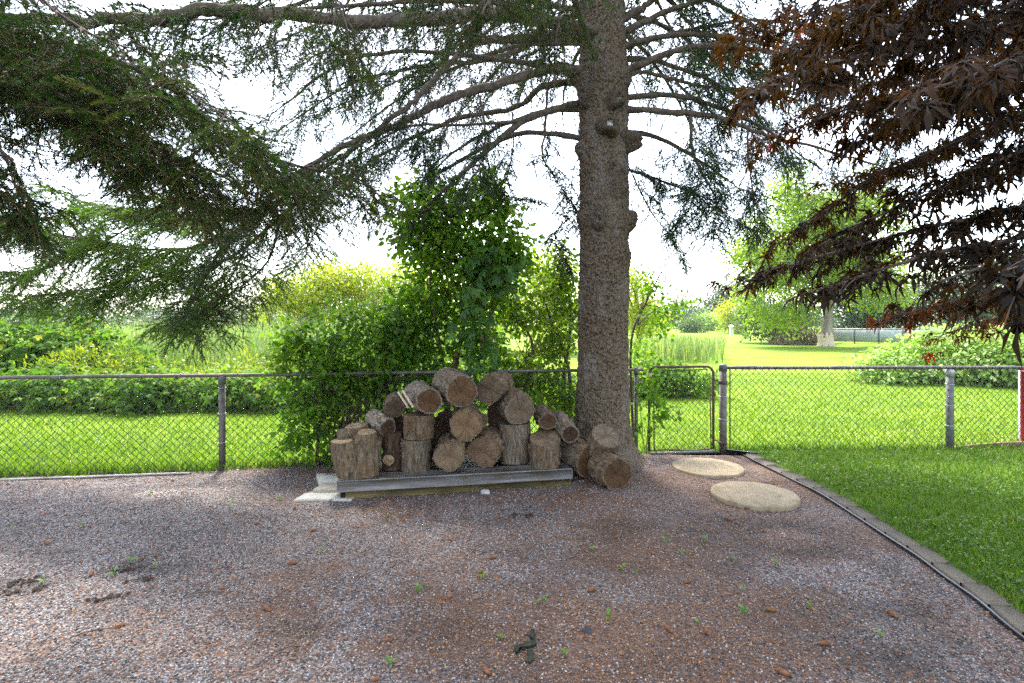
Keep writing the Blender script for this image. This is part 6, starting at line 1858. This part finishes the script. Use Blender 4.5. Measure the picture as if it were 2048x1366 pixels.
for ctrl, off, size, tone, dens in LAY:
    C = [m0 + np.array([-.1, .05, 2.2])] + [at(*c_) for c_ in ctrl]
    P = spline(C, 50)
    MB().tube(P - m0, np.linspace(.013, .002, 50), 7).build('branch', MAT['twig'], maple, True)
    seg = np.linalg.norm(np.diff(P, axis=0), axis=1); arc = np.concatenate([[0], np.cumsum(seg)])
    T = norm(np.gradient(P, axis=0))
    a = arc[-1] * .22
    while a < arc[-1]:
        p = np.array([np.interp(a, arc, P[:, i]) for i in range(3)]); t_ = norm(np.array([np.interp(a, arc, T[:, i]) for i in range(3)]))
        sd = np.cross(t_, [0, 0, 1.0]); sd /= np.linalg.norm(sd)
        for sgn in (-1, 1):
            d = norm(.75 * t_ + sgn * .7 * sd + np.array([0, 0, .04]) + g.normal(0, .15, 3))
            l = off * g.uniform(.4, 1.15) * (1.1 - .4 * a / arc[-1])
            u = np.linspace(0, 1, 5)[:, None]
            Q = p + d * l * u + np.array([0, 0, -.25 * l]) * u ** 2
            tw.tube(Q - m0, np.linspace(.0026, .0011, 5), 3, cap=False)
            for q in range(max(2, int(l / .030 * dens))):
                uu = g.uniform(.15, 1.05)
                pp = p + d * l * uu + np.array([0, 0, -.25 * l]) * uu ** 2 + g.normal(0, .018, 3)
                ld = norm(d * .8 + g.normal(0, .28, 3) + np.array([-.15, 0, -.5]))
                LP.append(pp); LD.append(ld); LN.append(np.array([-.1, .25, 1.0]) + g.normal(0, .38, 3) + .3 * d)
                LS.append(size * g.uniform(.55, 1.1)); LV.append(np.clip(tone + g.normal(0, .13) + (.12 if g.random() < .03 else 0), 0, 1))
        a += .054 * g.uniform(.7, 1.3)
LP, LD, LN, LS, LV = map(np.array, (LP, LD, LN, LS, LV))
kd = np.linalg.norm(LP - np.array([0, 0, CAM_H]), axis=1) > .75
LP, LD, LN, LS, LV = LP[kd], LD[kd], LN[kd], LS[kd], LV[kd]
R = frames(LD, LN)
ap = apparent(LP, LS); top = np.argsort(-ap)[:300]
rest = np.ones(len(LP), bool); rest[top] = False
variants = [[MB().add(b_[0], b_[1], np.where(b_[2] < 0, -1.0, .1 + .16 * q)).mesh('leaf', MAT['maple']) for q in range(6)] for b_ in MLV]
for n_, i in enumerate(top):
    put(variants[n_ % 4][int(np.clip(LV[i] / .16, 0, 5))], 'leaf', maple, LP[i] - m0, R[i], float(LS[i]))
mb = MB()
ri = np.flatnonzero(rest)
for q in range(4):
    k = ri[q::4]
    mb.add(*scatter(MLV[q], LP[k] - m0, R[k], LS[k], LV[k]))
tag(mb.build('foliage', MAT['maple'], maple), kind='stuff')
tag(tw.build('twigs', MAT['twig'], maple), kind='stuff')

# ------------------------------------------------------------------ small things on the gravel
def cone_mesh():
    m = MB()
    V, n, rows = [], 10, 13
    prof = []
    for q in range(rows):
        u = q / (rows - 1)
        prof.append((0.0115 * math.sin(math.pi * (.10 + .84 * u)) ** .7, u * .064))
    for q, (r, y) in enumerate(prof):
        for j in range(n):
            a = 2 * math.pi * (j + .5 * (q % 2)) / n
            rr = r * (1.15 if (j + q) % 2 else .86)
            V.append((rr * math.cos(a), y, rr * math.sin(a)))
    F = []
    for q in range(rows - 1):
        for j in range(n):
            F.append([q * n + j, q * n + (j + 1) % n, (q + 1) * n + (j + 1) % n, (q + 1) * n + j])
    V += [(0, 0, 0), (0, .066, 0)]
    Tt = [[(j + 1) % n, j, rows * n] for j in range(n)] + [[(rows - 1) * n + j, (rows - 1) * n + (j + 1) % n, rows * n + 1] for j in range(n)]
    return m.add(V, [np.array(F), np.array(Tt)]).mesh('pine_cone', MAT['cone'])
CM = cone_mesh()
CONES = [(792, 1129), (977, 1119), (1003, 1129), (953, 1149), (902, 1080), (886, 1210), (905, 1195), (785, 1280), (310, 1115), (292, 1118), (182, 1155), (540, 1228), (575, 1130), (1193, 1180), (318, 955), (344, 960), (250, 1252), (520, 1046), (590, 1015),
         (1370, 1165), (1410, 1270), (1345, 1270), (1530, 1220), (1420, 1275), (1775, 1225), (1450, 1040), (1520, 1065), (1488, 1018), (740, 1365), (1240, 1075), (1090, 1022), (1310, 1110), (620, 1062), (100, 1090), (1660, 1290), (1580, 1358), (980, 1350), (445, 1180)]
WHERE = placed(CONES, [(0, 1070, 'near platform and fence'), (1070, 1135, 'across the middle gravel'), (1135, 1250, 'on the nearer gravel'), (1250, 2000, 'along the foreground edge')])
for q, (px, py) in enumerate(CONES):
    p = gnd(px, min(py, 1362))
    o = bpy.data.objects.new('pine_cone', CM); COL.objects.link(o)
    s = RNG.uniform(.75, 1.1)
    o.scale = (s, s, s)
    o.location = (p[0], p[1], float(gravel_h(p[0], p[1])) + .013 * s)
    o.rotation_euler = (RNG.normal(0, .1), RNG.random() * 6, RNG.random() * 6.28)
    tag(o, 'reddish brown spruce cone, %s from left of those %s' % WHERE[q], 'cone', 'fallen cones on the gravel')
def seedling_mesh(seed):
    g = np.random.default_rng(seed)
    m = MB()
    k = g.integers(3, 7)
    for q in range(k):
        a = 2 * math.pi * q / k + g.normal(0, .4)
        d = np.array([[math.cos(a), math.sin(a), g.uniform(.2, 1.0)]])
        V, F, v = scatter(fold_leaf(.28), np.array([[0, 0, .008 * q]]), frames(d, np.array([[0, 0, 1.0]])), np.array([g.uniform(.03, .055)]), np.array([g.random()]))
        m.add(V, F, v)
    m.tube(np.array([(0, 0, -.01), (0, 0, .03)]), .0015, 4, var=.5)
    return m.mesh('seedling', MAT['seedling'])
SM = [seedling_mesh(q) for q in range(5)]
SEED = [(1245, 1138), (1000, 1277), (1217, 1245), (1130, 1315), (1760, 1275), (1470, 1125), (1330, 1085), (1410, 1085), (1485, 1228), (1395, 1250), (1550, 1130), (1185, 1102), (1015, 1102), (836, 1190), (965, 1160), (778, 1330), (775, 1033), (640, 1105),
        (300, 990), (560, 1000), (460, 1015), (200, 1045), (25, 1062), (165, 1052), (310, 1138), (262, 1127), (228, 1150), (85, 1172), (700, 985), (1363, 1110), (1485, 1180), (1270, 1145), (150, 958), (265, 945), (530, 945), (620, 935), (1272, 975), (1620, 1215), (1090, 1205), (1075, 1208)]
WHERE = placed(SEED, [(0, 1020, 'near fence and platform'), (1020, 1110, 'across the middle gravel'), (1110, 1200, 'on the nearer gravel'), (1200, 2000, 'along the foreground edge')])
for q, (px, py) in enumerate(SEED):
    p = gnd(px, py)
    o = bpy.data.objects.new('seedling', SM[q % 5]); COL.objects.link(o)
    s = RNG.uniform(.5, 1.05); o.scale = (s, s, s)
    o.location = (p[0], p[1], float(gravel_h(p[0], p[1])) + .004)
    o.rotation_euler = (0, 0, RNG.random() * 6.28)
    tag(o, 'tiny green seedling, %s from left of those %s' % WHERE[q], 'weed', 'weed seedlings in the gravel')
# fallen sticks
STK = [(1010, 1025, .30, .2), (1040, 1018, .34, -.9), (1165, 1056, .22, .1), (870, 1043, .12, .0), (860, 1030, .14, 2.2), (950, 1104, .16, 2.7), (845, 1180, .14, 3.0), (900, 1255, .20, 1.4), (190, 1270, .22, .5), (420, 1190, .26, .05), (560, 1310, .22, .9),
                                    (1300, 1140, .2, .4), (1640, 1180, .2, 2.5), (1560, 967, .36, .05), (690, 1002, .3, .12), (780, 995, .3, .2), (240, 960, .3, .3)]
WHERE = placed(STK, [(0, 1020, 'close to fence and platform'), (1020, 1110, 'across the middle gravel'), (1110, 2000, 'on the nearer gravel')])
for q, (px, py, l, a) in enumerate(STK):
    p = gnd(px, py)
    P = spline([(-l / 2, 0, 0), (-l * .1, l * .06, .008), (l / 2, -l * .03, .002)], 8)
    me = MB().tube(P, [.0045, .0045, .004, .004, .0035, .003, .003, .002], 5).tube(np.array([(0, l * .05, .008), (l * .16, l * .22, .01)]), .002, 4).mesh('fallen_twig', MAT['twig'])
    o = bpy.data.objects.new('fallen_twig', me); COL.objects.link(o)
    o.location = (p[0], p[1], float(gravel_h(p[0], p[1])) + .012); o.rotation_euler = (0, 0, a)
    tag(o, 'thin dry twig, %s from left of those %s' % WHERE[q], 'twig', 'fallen twigs on the gravel')
# lumps of dark mulch scraped up, with a bit of moss
def lump_geo(w, d, h, seed, n=12, rings=5):
    V = []
    for q in range(rings):
        u = q / (rings - 1)
        for j in range(n):
            t_ = 2 * math.pi * j / n
            r = math.cos(u * math.pi / 2)
            k = 1 + .45 * (vnoise(np.array([math.cos(t_) * 1.6 + seed, math.sin(t_) * 1.6, u * 2.0])) - .5) * 2
            V.append((w / 2 * r * k * math.cos(t_), d / 2 * r * k * math.sin(t_), h * math.sin(u * math.pi / 2) * (.7 + .6 * vnoise(np.array([math.cos(t_) * 4, math.sin(t_) * 4, seed + u * 3])))))
    return np.array(V), shell_faces(rings, n)
def lump(name, lab, cat, px, py, w, d, h, mat, seed, a=0.0, group=None):
    p = gnd(px, py)
    V, F = lump_geo(w, d, h, seed, 20, 6)
    t = bpy.data.objects.new(name, MB().add(V, F).mesh(name, MAT[mat])); COL.objects.link(t)
    t.location = (p[0], p[1], float(gravel_h(p[0], p[1])) - .004); t.rotation_euler = (0, 0, a)
    tag(t, lab, cat, group)
def mulch(lab, px, py, w, d, h, seed, a):
    p = gnd(px, py)
    g = np.random.default_rng(seed)
    m = MB()
    for q in range(int(17 * w / .2)):
        u = g.uniform(-.5, .5)
        s_ = g.uniform(.008, .03) * (1.2 - abs(u))
        V, F = lump_geo(s_ * g.uniform(1, 2.2), s_, s_ * g.uniform(.2, .42), seed + q, 7, 4)
        m.add((V @ rotz(g.random() * 3).T) + [u * w, g.normal(0, .45) * d * (1.1 - abs(u)), g.random() * h * .3], F)
    k = 60
    pos = np.stack([g.uniform(-.55, .55, k) * w, g.normal(0, .45, k) * d, g.uniform(.002, h, k)], -1)
    V, F, v = scatter((nd, ndf), pos, rand_rot(k, .6), np.full(k, .022), g.random(k))
    m.add(V, F, v)
    t = bpy.data.objects.new('mulch_clump', m.mesh('mulch_clump', MAT['mud'])); COL.objects.link(t)
    t.location = (p[0], p[1], float(gravel_h(p[0], p[1])) + .004); t.rotation_euler = (0, 0, a)
    tag(t, lab, 'mulch', 'mulch clumps on the gravel', 'stuff')
ML_ = ['small ridge of dark mulch beside the reddish cones at left', 'long thin ridge of dark mulch at the left', 'longest dark mulch ridge near the left edge', 'mossy dark mulch clump near the left edge', 'thin streak of dark mulch behind the small ridge', 'loose dark needle clump in front of the platform', 'dark mulch bit cut by the left edge']
for q, (px, py, w, d, h, a) in enumerate([(280, 1165, .17, .05, .022, .25), (210, 1198, .26, .05, .02, .3), (40, 1168, .30, .06, .025, .45), (65, 1180, .16, .08, .03, .2), (255, 1140, .18, .03, .016, .3), (1040, 1035, .25, .08, .02, .1), (15, 1190, .14, .05, .02, .5)]):
    mulch(ML_[q], px, py, w, d, h, 300 + q, a)
lump('rock', 'single blackish stone lying on the gravel in the foreground', 'rock', 1173, 1265, .062, .035, .028, 'dark_rock', 401)
lump('rock', 'pale rounded stone half buried in front of the platform', 'rock', 970, 987, .11, .07, .04, 'rock', 402)
lump('rock', 'grey stone in the gravel in front of the gate', 'rock', 1352, 905, .2, .1, .05, 'mud', 403)
fb = thing('landscape_fabric', 'torn dark landscape fabric showing through the gravel in the foreground', 'fabric', gnd(1055, 1300))
for q, (poly) in enumerate([[(1063, 1262), (1070, 1266), (1068, 1284), (1058, 1276)], [(1028, 1296), (1048, 1291), (1070, 1283), (1073, 1293), (1058, 1298), (1040, 1300), (1034, 1310), (1027, 1304)], [(1054, 1305), (1062, 1303), (1071, 1322), (1060, 1330), (1050, 1328), (1056, 1318)]]):
    c0 = gnd(1055, 1300)
    P = np.array([gnd(*p_) - c0 for p_ in poly])
    n = len(P)
    zz = np.array([0, 0, .0145])
    m = MB().add(np.concatenate([P + zz, P, [P.mean(0) + zz]]), [np.array([[j, (j + 1) % n, n + (j + 1) % n, n + j] for j in range(n)]), np.array([[j, (j + 1) % n, 2 * n] for j in range(n)])])
    m.build('scrap', MAT['fabric'], fb)
# ------------------------------------------------------------------ hazy summer air
hm, hnt, hout = new_mat('haze')
hv = hnt.nodes.new('ShaderNodeVolumePrincipled')
hv.inputs['Color'].default_value = (.93, .95, 1.0, 1)
hv.inputs['Density'].default_value = .0003
hv.inputs['Anisotropy'].default_value = .35
hnt.links.new(hv.outputs[0], hout.inputs['Volume'])
tag(MB().box((0, 85, 10.9), (345, 240, 24.0)).build('haze', hm), kind='stuff')
